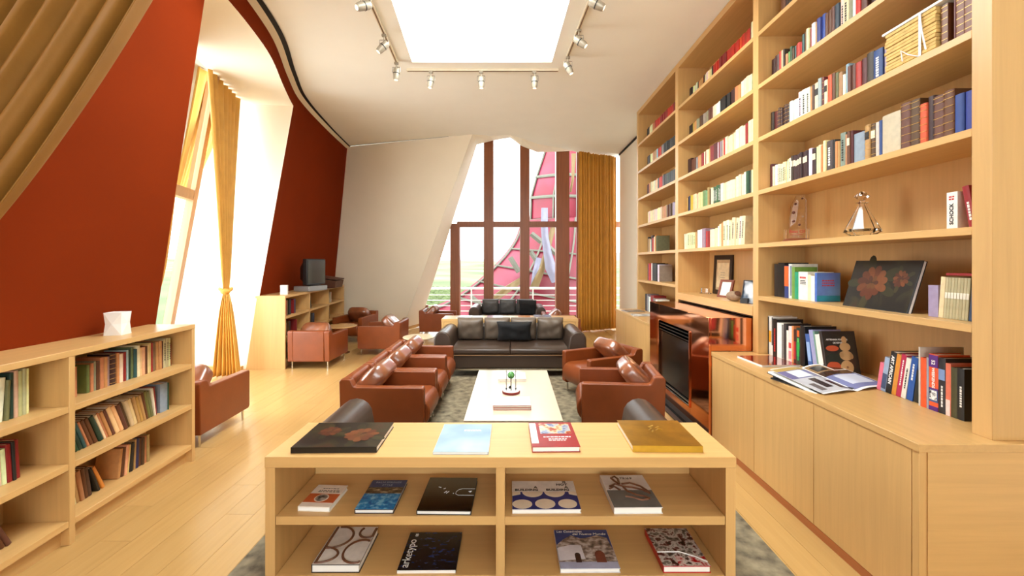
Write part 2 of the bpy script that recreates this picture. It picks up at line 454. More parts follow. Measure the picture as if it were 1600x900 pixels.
w2 = empty('window_2', (0, WY, 0), kind='structure')
def topz(x): return interp(WT, x)
def reveal_z(x):   # height of the slanting reveal edge at x
    return 0 if x < -2.33 else 4.555*(x+2.33)/(-0.883+2.33)
for (x0, x1, d) in ((-2.20, -2.12, 0.12), (-1.55, -1.32, 0.26), (-0.71, -0.47, 0.24), (0.20, 0.44, 0.22), (1.11, 1.44, 0.30), (1.63, 1.74, 0.12), (2.95, 3.05, 0.12)):
    xc = (x0+x1)/2
    zt = topz(xc) + 0.1 if xc > -0.883 else reveal_z(x0) + 0.12
    bx('mullion', M['winframe'], w2, x0, x1, 0, d, 0, zt)
mull = [-2.12, -1.54, -1.385, -0.70, -0.53, 0.21, 0.40, 1.115, 1.42, 1.66]
TZ = 2.56
for x0, x1 in ((-1.385, -0.70), (-0.53, 0.21), (0.40, 1.115), (1.42, 1.66), (1.74, 2.95)):
    bx('transom', M['winframe'], w2, x0, x1, 0.02, 0.14, TZ-0.07, TZ+0.07)
bx('transom', M['winframe'], w2, -1.66, -1.54, 0.02, 0.14, TZ-0.07, TZ+0.07)
for x0, x1 in ((-2.12, -1.54), (-1.385, -0.70), (-0.53, 0.21), (0.40, 1.115), (1.42, 1.66), (1.74, 2.95)):
    bx('window_sill', M['winframe'], w2, x0, x1, 0.02, 0.14, 0, 0.10)
    if x0 < -2: 
        MB().quad((x0, 0.07, 0.1), (x1, 0.07, 0.1), (x1, 0.07, 2.3), (x0, 0.07, 0.5)).build('pane', M['pane'], w2); continue
    MB().quad((x0, 0.07, 0.1), (x1, 0.07, 0.1), (x1, 0.07, TZ-0.07), (x0, 0.07, TZ-0.07)).build('pane', M['pane'], w2)
    MB().quad((x0, 0.07, TZ+0.07), (x1, 0.07, TZ+0.07), (x1, 0.07, topz(x1)+0.1), (x0, 0.07, topz(x0)+0.1)).build('pane', M['pane'], w2)

# right wall, side wall beyond the bookcase, rear wall behind the viewer
wr = empty('wall_right', (0, 0, 0), kind='structure')
MB().box(BKX+0.003, BKX+0.10, 7.30, 10.05, 0, ZC).build('far_face', M['cream'], wr)
MB().box(BKX+0.04, BKX+0.14, 1.945, 7.30, 0, ZC).build('back_face', M['white'], wr)
MB().box(3.05, 3.2, -3.0, 1.885, 0, ZC).build('near_face', M['white'], wr)
tag(MB().box(BKX-0.02, BKX+0.003, 7.30, 10.05, ZC-0.04, ZC-0.002).build('trim_3', M['black'], None), kind='structure')
rw = empty('wall_rear', (0, -3.0, 0), kind='structure')
for a in ((-3.2, -1.7, 0, ZC), (1.76, 3.2, 0, ZC), (-1.7, 1.76, 0, 0.9), (-1.7, 1.76, 3.1, ZC)):
    bx('wall_piece', M['white'], rw, a[0], a[1], -0.1, 0, a[2], a[3])
w4 = empty('window_added_rear', (0, -3.05, 0), kind='structure')  # unseen window, added to let fill light in from behind the viewer
for x in (-1.7, -0.57, 0.56, 1.68):
    bx('mullion', M['winframe'], w4, x, x+0.08, -0.06, 0.06, 0.9, 3.1)
for a, b in ((-1.62, -0.57), (-0.49, 0.56), (0.64, 1.68)):
    MB().quad((a, 0, 0.9), (b, 0, 0.9), (b, 0, 3.1), (a, 0, 3.1)).build('pane', M['pane'], w4)
# wooden end wall that closes the tall bookcase towards the viewer
tag(MB().box(BKX+0.001, 3.05, 1.883, 1.94, 0.807, ZC).build('wall_end_panel', M['wood_z'], None), kind='structure')
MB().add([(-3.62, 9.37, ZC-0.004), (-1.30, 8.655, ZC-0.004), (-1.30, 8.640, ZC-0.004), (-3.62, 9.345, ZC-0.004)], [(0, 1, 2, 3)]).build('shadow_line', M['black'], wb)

# ================================================================== TALL BOOKCASE (right)
SH = [1.31, 1.766, 2.225, 2.684, 3.143, 3.603]      # shelf tops
T = 0.038
UP = [(1.883, 1.968), (3.671, 3.754), (5.447, 5.540), (7.172, 7.248)]
WTZ = 0.806                                          # worktop height
bc = empty('tall_bookcase', (SHX, 1.883, 0), 0, 'floor-to-ceiling pale maple bookcase of three bays along the right wall', 'bookcase')
def rb(name, mat, x0, x1, y0, y1, z0, z1, bevel=0.0015):
    return bx(name, mat, bc, x0-SHX, x1-SHX, y0-1.883, y1-1.883, z0, z1, bevel=bevel, seg=1)
for i, (a, b) in enumerate(UP):
    rb('upright', M['wood_z'], SHX, BKX, a, b, WTZ if i != 0 else WTZ, ZC-0.005)
for i in range(3):
    y0, y1 = UP[i][1], UP[i+1][0]
    rb('back_panel', M['wood_z'], BKX-0.012, BKX, y0, y1, WTZ, ZC-0.005)
    rb('top_board', M['wood_y'], SHX, BKX-0.012, y0, y1, ZC-0.075, ZC-0.005)
    for z in SH:
        if i == 1 and z < 1.5: continue
        rb('shelf', M['wood_y'], SHX, BKX-0.012, y0, y1, z-T, z)
# mantel over the fireplace (middle bay)
rb('mantel', M['wood_y'], SHX-0.004, BKX-0.012, UP[1][1], UP[2][0], 1.125, 1.213)
rb('mantel_gap', M['black'], SHX+0.01, BKX-0.012, UP[1][1], UP[2][0], 1.113, 1.125, 0)

# base cabinets, worktops
CX = 1.781
def cabinet(name, y0, y1, seams, label, doormat):
    c = empty(name, (CX, y0, 0), 0, label, 'cabinet')
    L = y1-y0
    bx('carcass', M['wood_y'], c, 0.022, BKX-CX, 0.004, L, 0.051, WTZ-0.036)
    bx('toe_kick', wood('toe_kick_maple', (168, 98, 54), 'y'), c, 0.002, BKX-CX, 0.02, L, 0, 0.05)
    for a, b in zip(seams, seams[1:]):
        bx('door', doormat, c, 0, 0.02, a-y0+0.002, b-y0-0.002, 0.053, WTZ-0.038, bevel=0.001, seg=1)
    return c
c1 = cabinet('base_cabinet', 1.845, 3.763, [1.883, 2.495, 3.109, 3.763], 'low pale maple cabinet with plain doors in the right foreground', M['wood_z'])
bx('end_post', M['wood_z'], c1, 0, 0.03, 0.003, 0.036, 0, WTZ-0.036, bevel=0.001, seg=1)
bx('end_panel', M['wood_x'], c1, 0.034, 1.25, -0.002, 0.036, 0, WTZ-0.036)
wt = bx('worktop', M['wood_y'], None, CX-0.006, BKX-0.01, 1.842, 3.763, WTZ-0.036, WTZ, bevel=0.002)
bx('end_cap', M['wood_x'], wt, BKX-0.009, 3.046, 1.842, 1.882, WTZ-0.036, WTZ)
tag(wt, 'long maple worktop on the right foreground cabinet, holding books', 'worktop')
c2 = cabinet('base_cabinet', 5.384, 7.248, [5.384, 6.0, 6.62, 7.248], 'low pale cabinet beyond the copper fireplace, under the farthest bookcase bay', M['wood_z'])
wt2 = bx('worktop', M['wood_y'], None, CX-0.006, BKX-0.01, 5.384, 7.25, WTZ-0.036, WTZ, bevel=0.002)
tag(wt2, 'short maple worktop on the cabinet beyond the copper fireplace', 'worktop')

# copper fireplace
FX, FY0, FY1, FZ = 1.755, 3.768, 5.378, 1.105
OY0, OY1, OZ0, OZ1 = 4.163, 5.034, 0.168, 0.915
fp = empty('fireplace', (FX, FY0, 0), 0, 'boxy polished copper fireplace with a black firebox, between the cabinets', 'fireplace')
def fb(name, mat, x0, x1, y0, y1, z0, z1, bevel=0.0):
    return bx(name, mat, fp, x0-FX, x1-FX, y0-FY0, y1-FY0, z0, z1, bevel=bevel, seg=1)
fb('front_panel', M['copper'], FX, FX+0.02, FY0, OY0, 0.05, FZ, 0.002)
fb('front_panel', M['copper'], FX, FX+0.02, OY1, FY1, 0.05, FZ, 0.002)
fb('header_panel', M['copper'], FX, FX+0.02, OY0, OY1, OZ1, FZ, 0.002)
fb('sill_panel', M['copper'], FX, FX+0.02, OY0, OY1, 0.05, OZ0, 0.002)
fb('top_panel', M['copper'], FX+0.02, SHX+0.02, FY0+0.02, FY1-0.02, FZ-0.02, FZ, 0.002)
fb('end_panel', M['copper'], FX+0.02, SHX+0.06, FY0, FY0+0.02, WTZ+0.002, FZ, 0.002)
fb('end_panel', M['copper'], FX+0.02, CX-0.002, FY0, FY0+0.02, 0.05, WTZ+0.002, 0.0)
fb('end_panel', M['copper'], FX+0.02, SHX+0.02, FY1-0.02, FY1, WTZ+0.002, FZ, 0.002)
f2 = MB()
xb = FX+0.40
f2.quad((0.02, OY0-FY0, OZ0), (0.40, OY0-FY0, OZ0), (0.40, OY0-FY0, OZ1), (0.02, OY0-FY0, OZ1))
f2.quad((0.02, OY1-FY0, OZ0), (0.40, OY1-FY0, OZ0), (0.40, OY1-FY0, OZ1), (0.02, OY1-FY0, OZ1))
f2.quad((0.40, OY0-FY0, OZ0), (0.40, OY1-FY0, OZ0), (0.40, OY1-FY0, OZ1), (0.40, OY0-FY0, OZ1))
f2.quad((0.02, OY0-FY0, OZ0), (0.40, OY0-FY0, OZ0), (0.40, OY1-FY0, OZ0), (0.02, OY1-FY0, OZ0))
f2.quad((0.02, OY0-FY0, OZ1), (0.40, OY0-FY0, OZ1), (0.40, OY1-FY0, OZ1), (0.02, OY1-FY0, OZ1))
f2.build('firebox', M['firebox'], fp)
fb('fire_screen', M['firebox'], FX+0.012, FX+0.02, OY0+0.02, OY1-0.02, OZ0+0.07, OZ1-0.12)
for z in (OZ1-0.10, OZ1-0.065, OZ1-0.03):
    fb('louvre', M['firebox'], FX-0.002, FX+0.02, OY0+0.01, OY1-0.01, z-0.006, z+0.006, 0.001)
for z in (OZ0+0.012, OZ0+0.045):
    fb('bottom_rail', M['steel'], FX-0.006, FX+0.02, OY0+0.01, OY1-0.01, z-0.006, z+0.006, 0.001)
for y0, y1 in ((OY0-0.006, OY0+0.008), (OY1-0.008, OY1+0.006)):
    fb('opening_edge', M['copper'], FX-0.012, FX+0.02, y0, y1, OZ0, OZ1, 0.001)
fb('plinth', M['black'], FX-0.06, SHX, FY0+0.02, FY1-0.02, 0.0, 0.05)
fb('hearth_trim', plain('hearth_brown', (70, 52, 44), 0.5), FX-0.11, FX-0.06, FY0+0.02, FY1-0.02, 0, 0.018)

# ================================================================== LOW BOOKCASES on the left wall
LZ = [0.138, 0.461, 0.786]
LTOP = 1.101
def low_bookcase(name, loc, ang, y0, y1, bays, depth, label, slant=0.0):
    c = empty(name, loc, ang, label, 'bookcase')
    t = 0.036
    bays = sorted(bays)
    for k, yb in enumerate(bays):
        if slant and k == 0:
            MB().prism([(0, 0), (0, LTOP-t), (-depth, LTOP-t), (-depth-slant, 0)], 'y', yb, yb+t).build('side_panel', M['wood_z'], c)
        else:
            bx('side_panel' if k in (0, len(bays)-1) else 'divider', M['wood_z'], c, -depth, 0, yb, yb+t, 0, LTOP-t, bevel=0.0015, seg=1)
    for a, b in zip(bays, bays[1:]):
        for z in LZ:
            bx('shelf', M['wood_y'], c, -depth+0.012, -0.002, a+t, b, z-t, z, bevel=0.0015, seg=1)
        bx('back_panel', M['wood_y'], c, -depth, -depth+0.012, a+t, b, 0.10, LTOP-t)
        bx('toe_kick', M['wood_y'], c, -0.06, -0.045, a+t, b, 0, LZ[0]-t)
    bx('top_board', M['wood_y'], c, -depth-0.02, 0.002, y0, y1, LTOP-t, LTOP, bevel=0.002, seg=1)
    return c
LA = math.atan(0.0667)
LBO = (-2.570, 3.425, 0)
lb = low_bookcase('low_bookcase', LBO, LA, -2.08, 0, [-2.08, -1.042, -0.036], 0.36, 'low three-shelf maple bookcase against the red wall in the left foreground')
TA = math.atan(0.110)
TVO = (-3.396, 6.32, 0)
tv_b = low_bookcase('low_bookcase', TVO, TA, 0, 3.10, [0, 1.0, 2.02, 3.064], 0.40, 'low maple bookcase by the far red wall, carrying a television', slant=0.15)

# ================================================================== CONSOLES
def console(loc, x0, x1, depth, H, shelves, label, back):
    c = empty('console_shelf', loc, 0, label, 'console')
    t = 0.044
    bx('top_board', M['wood_x'], c, x0, x1, 0, depth, H-t, H, bevel=0.002, seg=1)
    for a in (x0, x1-t):
        bx('side_panel', M['wood_z'], c, a+0.002, a+t-0.002, 0.004, depth-0.004, 0, H-t)
    bx('divider', M['wood_z'], c, (x0+x1)/2-0.018, (x0+x1)/2+0.018, 0.006, depth-0.02, 0.05, H-t)
    for z in shelves:
        for a, b in ((x0+t, (x0+x1)/2-0.018), ((x0+x1)/2+0.018, x1-t)):
            bx('shelf', M['wood_x'], c, a, b, 0.005, depth-0.02, z-0.036, z, bevel=0.0015, seg=1)
    bx('back_panel', M['wood_x'], c, x0+t, x1-t, depth-0.02, depth-0.006, 0.05, H-t)
    bx('toe_kick', M['wood_x'], c, x0+t, x1-t, 0.03, 0.045, 0, 0.05)
    if back: c.rotation_euler.z = math.pi
    return c
CH = 0.806
S1, S2 = 0.562, 0.32   # heights above the floor
con1 = console((0, 1.721, 0.012), -1.010, 0.915, 0.375, CH-0.012, [0.086, S2-0.012, S1-0.012], 'maple display console with open shelves of art books in the foreground', False)
con2 = console((-0.035, 7.16, 0), -1.09, 1.09, 0.44, 0.70, [0.086, 0.37], 'low maple console between the dark sofa and the far window seating', True)
# ================================================================== SEATING
def pillow_me(w, h, t, n=12, pinch=0.06, seed=0, wr=0.010):
    rnd = random.Random(seed)
    ph = [rnd.uniform(0, 6.28) for _ in range(6)]
    def side(sg):
        def fn(u, v):
            a, b = 2*u-1, 2*v-1
            ex = (1-abs(a)**5)*(1-abs(b)**5)
            x = a*w/2*(1-pinch*(1-abs(b)**2)*0.5*abs(a)); z = b*h/2*(1-pinch*(1-abs(a)**2)*0.5*abs(b))
            cr = wr*ex*(math.sin(5*a+3*b+ph[0])*math.sin(4*b-2*a+ph[1]) + 0.6*math.sin(9*a+ph[2])*math.sin(7*b+ph[3]))
            return (x, sg*(t/2*max(0, ex)**0.55 + cr), z)
        return fn
    m = MB().grid(side(1), n, n).grid(side(-1), n, n)
    me = m.mesh('cushion', smooth=75, fix=False)
    b = bmesh.new(); b.from_mesh(me); bmesh.ops.remove_doubles(b, verts=b.verts, dist=0.0015)
    bmesh.ops.recalc_face_normals(b, faces=b.faces); b.to_mesh(me); b.free()
    return me

def boxy_cushion(a, b, c, n=9, seed=0, wr=0.006, p=4.5):
    rnd = random.Random(seed); ph = [rnd.uniform(0, 6.28) for _ in range(4)]
    m = MB()
    for ax in range(3):
        for sg in (-1, 1):
            def fn(u, v):
                q = [0, 0, 0]; q[ax] = sg; q[(ax+1) % 3] = 2*u-1; q[(ax+2) % 3] = 2*v-1
                s = sum(abs(t)**p for t in q)**(-1/p)
                x, y, z = q[0]*s*a, q[1]*s*b, q[2]*s*c
                w = 1 + wr/b*(math.sin(14*x+9*z+ph[0])*math.sin(16*z-8*x+ph[1]) + 0.7*math.sin(31*x+ph[2])*math.sin(24*z+ph[3]))
                puff = 1 + 0.12*(1-(x/a)**2)*(1-(z/c)**2)
                return (x, y*w*puff, z)
            m.grid(fn, n, n)
    me = m.mesh('cushion', smooth=70, fix=False)
    bm = bmesh.new(); bm.from_mesh(me); bmesh.ops.remove_doubles(bm, verts=bm.verts, dist=0.0005)
    bmesh.ops.recalc_face_normals(bm, faces=bm.faces); bm.to_mesh(me); bm.free()
    return me
def make_armchair():
    W, D, AH, BH = 0.625, 0.72, 0.50, 0.575
    r = empty('armchair')
    # side panels with arm and the rise towards the back (front is +Y)
    prof = [(-D/2, 0.115), (D/2-0.02, 0.115), (D/2, 0.135), (D/2, AH-0.012), (D/2-0.012, AH), (-D/2+0.14, AH+0.006), (-D/2+0.115, AH+0.012), (-D/2+0.085, BH-0.004), (-D/2+0.06, BH), (-D/2+0.004, BH), (-D/2-0.012, BH-0.02)]
    for s in (-1, 1):
        x0, x1 = (s*W/2, s*(W/2-0.078)) if s < 0 else (W/2-0.078, W/2)
        MB().prism(prof, 'x', x0, x1).build('arm', M['leather'], r, bevel=0.012, seg=3)
        for x in (s*W/2,):
            pass
    MB().prism([(-D/2-0.012, 0.115), (-D/2+0.10, 0.115), (-D/2+0.075, BH-0.02), (-D/2+0.055, BH), (-D/2+0.008, BH), (-D/2-0.012, BH-0.02)], 'x', -W/2+0.079, W/2-0.079).build('backrest', M['leather'], r, bevel=0.010, seg=3)
    # seat: deep block with a bulging front
    sp = [(-D/2+0.10, 0.13), (D/2-0.06, 0.13)]
    for k in range(9):
        t = -math.pi/2 + math.pi*k/8*0.98
        sp.append((D/2-0.045+0.085*math.cos(t)*(1.0), 0.255+0.118*math.sin(t)))
    sp += [(0.10, 0.376), (-D/2+0.10, 0.34)]
    MB().prism(sp, 'x', -W/2+0.082, W/2-0.082).build('seat', M['leather'], r, bevel=0.014, seg=3)
    for sx in (-1, 1):
        for sy in (-1, 1):
            MB().lathe([(0.009, 0), (0.012, 0.10), (0.016, 0.122)], 10, (sx*(W/2-0.045), sy*(D/2-0.05), 0)).build('leg', M['chrome'], r, smooth=40)
    c = link_mesh('back_cushion', boxy_cushion(0.222, 0.085, 0.212, seed=3, wr=0.004), M['leather2'], r)
    c.location = (0, -D/2+0.185, 0.485); c.rotation_euler = (R(-45), 0, 0)
    m = c.modifiers.new('sub', 'SUBSURF'); m.levels = 1; m.render_levels = 1
    return r
proto = make_armchair()
chairs = [
 (-1.125, 3.965, -90, 'brown leather armchair facing the coffee table, nearest of the left row of three'),
 (-1.125, 4.60, -90, 'brown leather armchair facing the coffee table, middle of the left row of three'),
 (-1.125, 5.232, -90, 'brown leather armchair facing the coffee table, left row, closest to the dark sofa'),
 (1.02, 4.06, 83, 'brown leather armchair right of the coffee table, nearest the display console'),
 (1.075, 5.10, 113, 'brown leather armchair right of the coffee table, turned slightly, beside the dark sofa'),
 (-3.045, 6.68, 0, 'brown leather armchair seen from behind beside the television bookcase'),
 (-3.22, 8.72, 172, 'brown leather armchair facing the viewer below the leaning cream wall'),
 (-2.29, 7.55, 90, 'brown leather armchair seen in profile, facing the television bookcase'),
 (-2.99, 3.965, 2, 'brown leather armchair in the alcove just behind the left foreground bookcase'),
 (-1.62, 9.33, -90, 'brown leather armchair by the far window, left of the far sofa'),
 (0.98, 8.55, -90, 'brown leather armchair mostly hidden behind the low console, near the gold curtain'),
]
for i, (x, y, a, lab) in enumerate(chairs):
    o = proto if i == 0 else copy_tree(proto)
    o.location = (x, y, 0.012 if (abs(x) < 1.3 and y < 6) else 0); o.rotation_euler = (0, 0, R(a))
    tag(o, lab, 'armchair', 'brown leather armchairs')

def make_sofa(W, D, ncush, label, cmatl, seed, low=0.0):
    r = empty('sofa', label=label, cat='sofa', group='dark leather sofas')
    AW = 0.25
    # arms: leaning rounded slabs (front is +Y); section in x,z extruded along y
    for s in (-1, 1):
        poly = []
        xo = W/2
        poly += [(xo-0.05, 0.12), (xo, 0.16), (xo, 0.50)]
        for k in range(9):
            t = math.pi*k/8
            poly.append((xo-0.115+0.115*math.cos(t), 0.515+0.115*math.sin(t)))
        poly += [(xo-AW, 0.40), (xo-AW, 0.12)]
        poly = [(s*x, z) for x, z in poly]
        MB().prism(poly, 'y', -D/2+0.02, D/2-0.01).build('arm', M['darkleather'], r, bevel=0.02, seg=3)
    # base and seat cushions
    bx('seat_base', M['darkleather'], r, -W/2+AW, W/2-AW, -D/2+0.05, D/2-0.02, 0.12, 0.31, bevel=0.02, seg=3)
    half = (W-2*AW)/2
    for k in range(2):
        x0 = -half + k*half
        sp = [(-D/2+0.1, 0.312), (D/2-0.02, 0.312), (D/2+0.005, 0.335), (D/2+0.005, 0.38), (D/2-0.03, 0.405), (0, 0.415), (-D/2+0.1, 0.40)]
        MB().prism(sp, 'x', x0+0.003, x0+half-0.003).build('seat_cushion', M['darkleather'], r, bevel=0.012, seg=3)
    bx('seam_piping', plain('piping_tan', (150, 112, 76), 0.5), r, -W/2+AW+0.01, W/2-AW-0.01, D/2-0.012, D/2+0.004, 0.303, 0.311)
    MB().prism([(-D/2, 0.12), (-D/2+0.16, 0.12), (-D/2+0.14, 0.60), (-D/2+0.10, 0.64), (-D/2+0.03, 0.64), (-D/2, 0.60)], 'x', -W/2+AW-0.02, W/2-AW+0.02).build('backrest', M['darkleather'], r, bevel=0.02, seg=3)
    cw = (W-2*AW)/ncush
    for k in range(ncush):
        c = link_mesh('back_cushion', pillow_me(cw*1.04, 0.37, 0.19, seed=seed+k), cmatl, r)
        c.location = (-W/2+AW+cw*(k+0.5), -D/2+0.245, 0.585-low); c.rotation_euler = (R(-14), 0, R((-1)**k*2))
        m = c.modifiers.new('sub', 'SUBSURF'); m.levels = 1; m.render_levels = 1
    bx('base_rail', M['chrome'], r, -W/2+0.12, W/2-0.12, D/2-0.06, D/2-0.04, 0.085, 0.115, bevel=0.003)
    bx('base_rail', M['chrome'], r, -W/2+0.12, W/2-0.12, -D/2+0.06, -D/2+0.08, 0.085, 0.115, bevel=0.003)
    for sx in (-1, 1):
        for sy in (-1, 1):
            bx('leg', M['chrome'], r, sx*(W/2-0.14)-0.02, sx*(W/2-0.14)+0.02, sy*(D/2-0.05)-0.01, sy*(D/2-0.05)+0.01, 0, 0.085)
    return r
s = make_sofa(2.11, 0.86, 4, 'long dark brown leather sofa with four taupe back cushions beyond the coffee table', M['greyleather'], 11)
s.location = (-0.025, 6.25, 0.012); s.rotation_euler = (0, 0, math.pi)
s = make_sofa(2.22, 0.86, 4, 'dark leather sofa behind the display console, only its two rounded arms showing', M['greyleather'], 21, 0.10)
s.location = (-0.10, 2.575, 0.012)
s = make_sofa(1.69, 0.86, 3, 'dark leather sofa with crumpled grey cushions in front of the far window', M['slateleather'], 31)
s.location = (-0.10, 9.62, 0); s.rotation_euler = (0, 0, math.pi)
o = link_mesh('throw_pillow', pillow_me(0.56, 0.34, 0.13, seed=44, pinch=0.22), M['blackcloth'], None, (0.035, 6.245, 0.585), (R(20), 0, R(-1)))
o.modifiers.new('sub', 'SUBSURF').render_levels = 1
tag(o, 'black cloth throw pillow propped in the middle of the long dark sofa', 'pillow')
o = link_mesh('throw_pillow', pillow_me(0.44, 0.40, 0.13, seed=45, pinch=0.15), M['blackcloth'], None, (0.36, 9.52, 0.59), (R(24), 0, R(-12)))
o.modifiers.new('sub', 'SUBSURF').render_levels = 1
tag(o, 'dark cushion at the right end of the far sofa by the window', 'pillow')

# rug
rg = MB()
rg.box(-1.443, 1.437, 1.05, 6.60, 0, 0.012)
rug = rg.build('rug', M['rug'], None, bevel=0.004); tag(rug, 'large mottled grey-brown rug under the coffee table and seating', 'rug')

# coffee table
ct = empty('coffee_table', (0.01, 4.018, 0.012), 0, 'long low white-topped coffee table in the middle of the seating', 'table')
bx('table_top', M['table'], ct, -0.384, 0.384, -0.765, 0.765, 0.346, 0.368, bevel=0.002)
bx('top_edge', M['tableedge'], ct, -0.384, 0.384, -0.765, 0.765, 0.330, 0.346)
for sy in (-1, 1):
    bx('leg_panel', M['tableedge'], ct, -0.33, 0.33, sy*0.66-0.02, sy*0.66+0.02, 0, 0.330)
bx('stretcher', M['tableedge'], ct, -0.02, 0.02, -0.64, 0.64, 0.06, 0.12)

# round side tables
def side_table(loc, r, z, label, topmat):
    t = empty('side_table', loc, 0, label, 'table', 'small round side tables')
    MB().lathe([(r-0.012, z-0.022), (r, z-0.014), (r, z-0.004), (r-0.004, z)], 32).build('table_top', topmat, t, smooth=40)
    MB().lathe([(0.016, 0.012), (0.016, z-0.022)], 12).build('pole', M['chrome'], t, smooth=40)
    MB().lathe([(0.15, 0), (0.15, 0.008), (0.02, 0.016)], 28).build('base', M['chrome'], t, smooth=40)
side_table((-1.43, 6.50, 0.012), 0.245, 0.45, 'small round pale table at the left end of the long dark sofa', plain('pale_round_top', (225, 205, 170), 0.18))
side_table((-3.02, 7.46, 0), 0.27, 0.485, 'small round wooden table among the armchairs by the television', wood('round_top_wood', (205, 160, 105), 'x', rough=0.22))
# ================================================================== CURTAINS
def drape(name, fn, nu, nv, mat, label, thick=0.004, cat='curtain'):
    o = MB().grid(fn, nu, nv).build(name, mat, None, smooth=80, fix=False)
    solid(o, thick)
    return tag(o, label, cat)
# far gold curtain, hanging straight beside the window
A, B = Vector((1.55, 9.72, 0)), Vector((2.50, 10.18, 0))
nrm = Vector((-(B-A).y, (B-A).x, 0)).normalized()
def f_far(u, v):
    p = A.lerp(B, u)
    amp = 0.062*(0.7+0.3*math.sin(u*23+1))
    w = math.sin(u*2*math.pi*14 + 1.6*math.sin(u*11) + 0.9*math.sin(u*31) + 0.25*math.sin(v*3+u*20))
    q = p + nrm*amp*w*(1.0-0.35*v)
    return (q.x, q.y, lerp(0.015, 4.15+0.012*math.sin(u*2*math.pi*14), v))
far_c = drape('curtain', f_far, 240, 10, M['gold'], 'straight gold curtain hanging full height beside the far window')

# tied gold curtain in the alcove
T0, T1 = Vector((-3.66, 5.08, 0)), Vector((-3.93, 6.10, 0))
C0 = Vector((-3.965, 5.86, 0)); ZT, ZTOP = 1.20, 3.93
def f_tied(u, v):
    z = lerp(0.015, ZTOP, v)
    top = T0.lerp(T1, u)
    if z >= ZT:
        s = (z-ZT)/(ZTOP-ZT)
        w = 0.03 + 0.97*(s**0.72 if s > 0 else 0)*(0.55+0.45*s)
        w = min(1, w)
        c = C0 + Vector(((u-0.5)*0.07, 0, 0))
        p = c.lerp(top, w)
        amp = 0.012 + 0.028*w
    else:
        s = (ZT-z)/ZT
        wd = 0.07 + 0.30*s**0.7
        p = C0 + Vector(((u-0.5)*wd, 0.05*s*math.sin(u*3), 0)); amp = 0.015 + 0.030*s
    k = math.sin(u*2*math.pi*7 + 0.9*math.sin(u*11))
    d = Vector((0.97, 0.25, 0)) if z >= ZT else Vector((0.15, -1, 0))
    if ZT-0.25 < z < ZT+0.25:
        tt = (z-(ZT-0.25))/0.5; d = Vector((0.15, -1, 0)).lerp(Vector((0.97, 0.25, 0)), tt)
    p = p + d*amp*k
    return (p.x, p.y, z)
tc_ = drape('tied_curtain', f_tied, 150, 44, M['gold2'], 'gold curtain knotted at half height in the tall window alcove')
kn = MB()
kn.ball((C0.x, C0.y-0.02, ZT), 0.062, 14, 10, (1.0, 1.0, 0.7))
kn.tube([(C0.x+0.075*math.cos(t), C0.y-0.01+0.065*math.sin(t), ZT+0.02*math.sin(2*t)+0.02) for t in [2*math.pi*k/16 for k in range(17)]], 0.018, 8)
kn.build('tie_knot', M['gold2'], tc_, smooth=60)
# curtain on the near side of the alcove window
N0, N1 = Vector((-3.16, 3.62, 0)), Vector((-3.49, 4.52, 0)); C1 = Vector((-3.26, 3.80, 0))
def f_near(u, v):
    z = lerp(1.25, 3.92, v); s = v
    w = 0.05 + 0.95*s**0.5
    shift = Vector((0, 0, 0))
    p = C1.lerp(N0.lerp(N1, u)+shift, min(1, w))
    p = p + Vector((0.95, 0.3, 0))*(0.01+0.03*w)*math.sin(u*2*math.pi*8)
    return (p.x, p.y, z)
drape('gathered_curtain', f_near, 110, 30, M['gold'], 'narrow glimpse of gold curtain at the near edge of the alcove window')
# big ochre curtain swept across the upper left foreground
def f_big(u, v):
    # u across the cloth (0 = inner free edge), v from rail (0) down to tie-back (1)
    top = Vector((lerp(-1.12, -1.85, u), lerp(2.05, 1.90, u), 4.12))
    tie = Vector((lerp(-2.74, -2.42, u), 1.92-0.06*u, lerp(1.36, 3.05, u)))
    mid = Vector((lerp(-2.03, -2.22, u), lerp(2.0, 1.88, u), lerp(2.13, 3.40, u)))
    p = top*(1-v)**2 + mid*2*v*(1-v) + tie*v*v
    amp = 0.06*(1-v)**0.4 + 0.012
    ph = u*2*math.pi*8.5 + 0.7*math.sin(u*9+1.0) + 0.5*v + 1.2
    k = math.sin(ph) + 0.25*math.sin(2.1*ph+1)
    return (p.x+0.25*amp*k, p.y - 0.95*amp*k, p.z + 0.25*amp*k)
drape('swept_curtain', f_big, 170, 60, M['goldbig'], 'large ochre curtain swept aside across the upper left corner', 0.006)

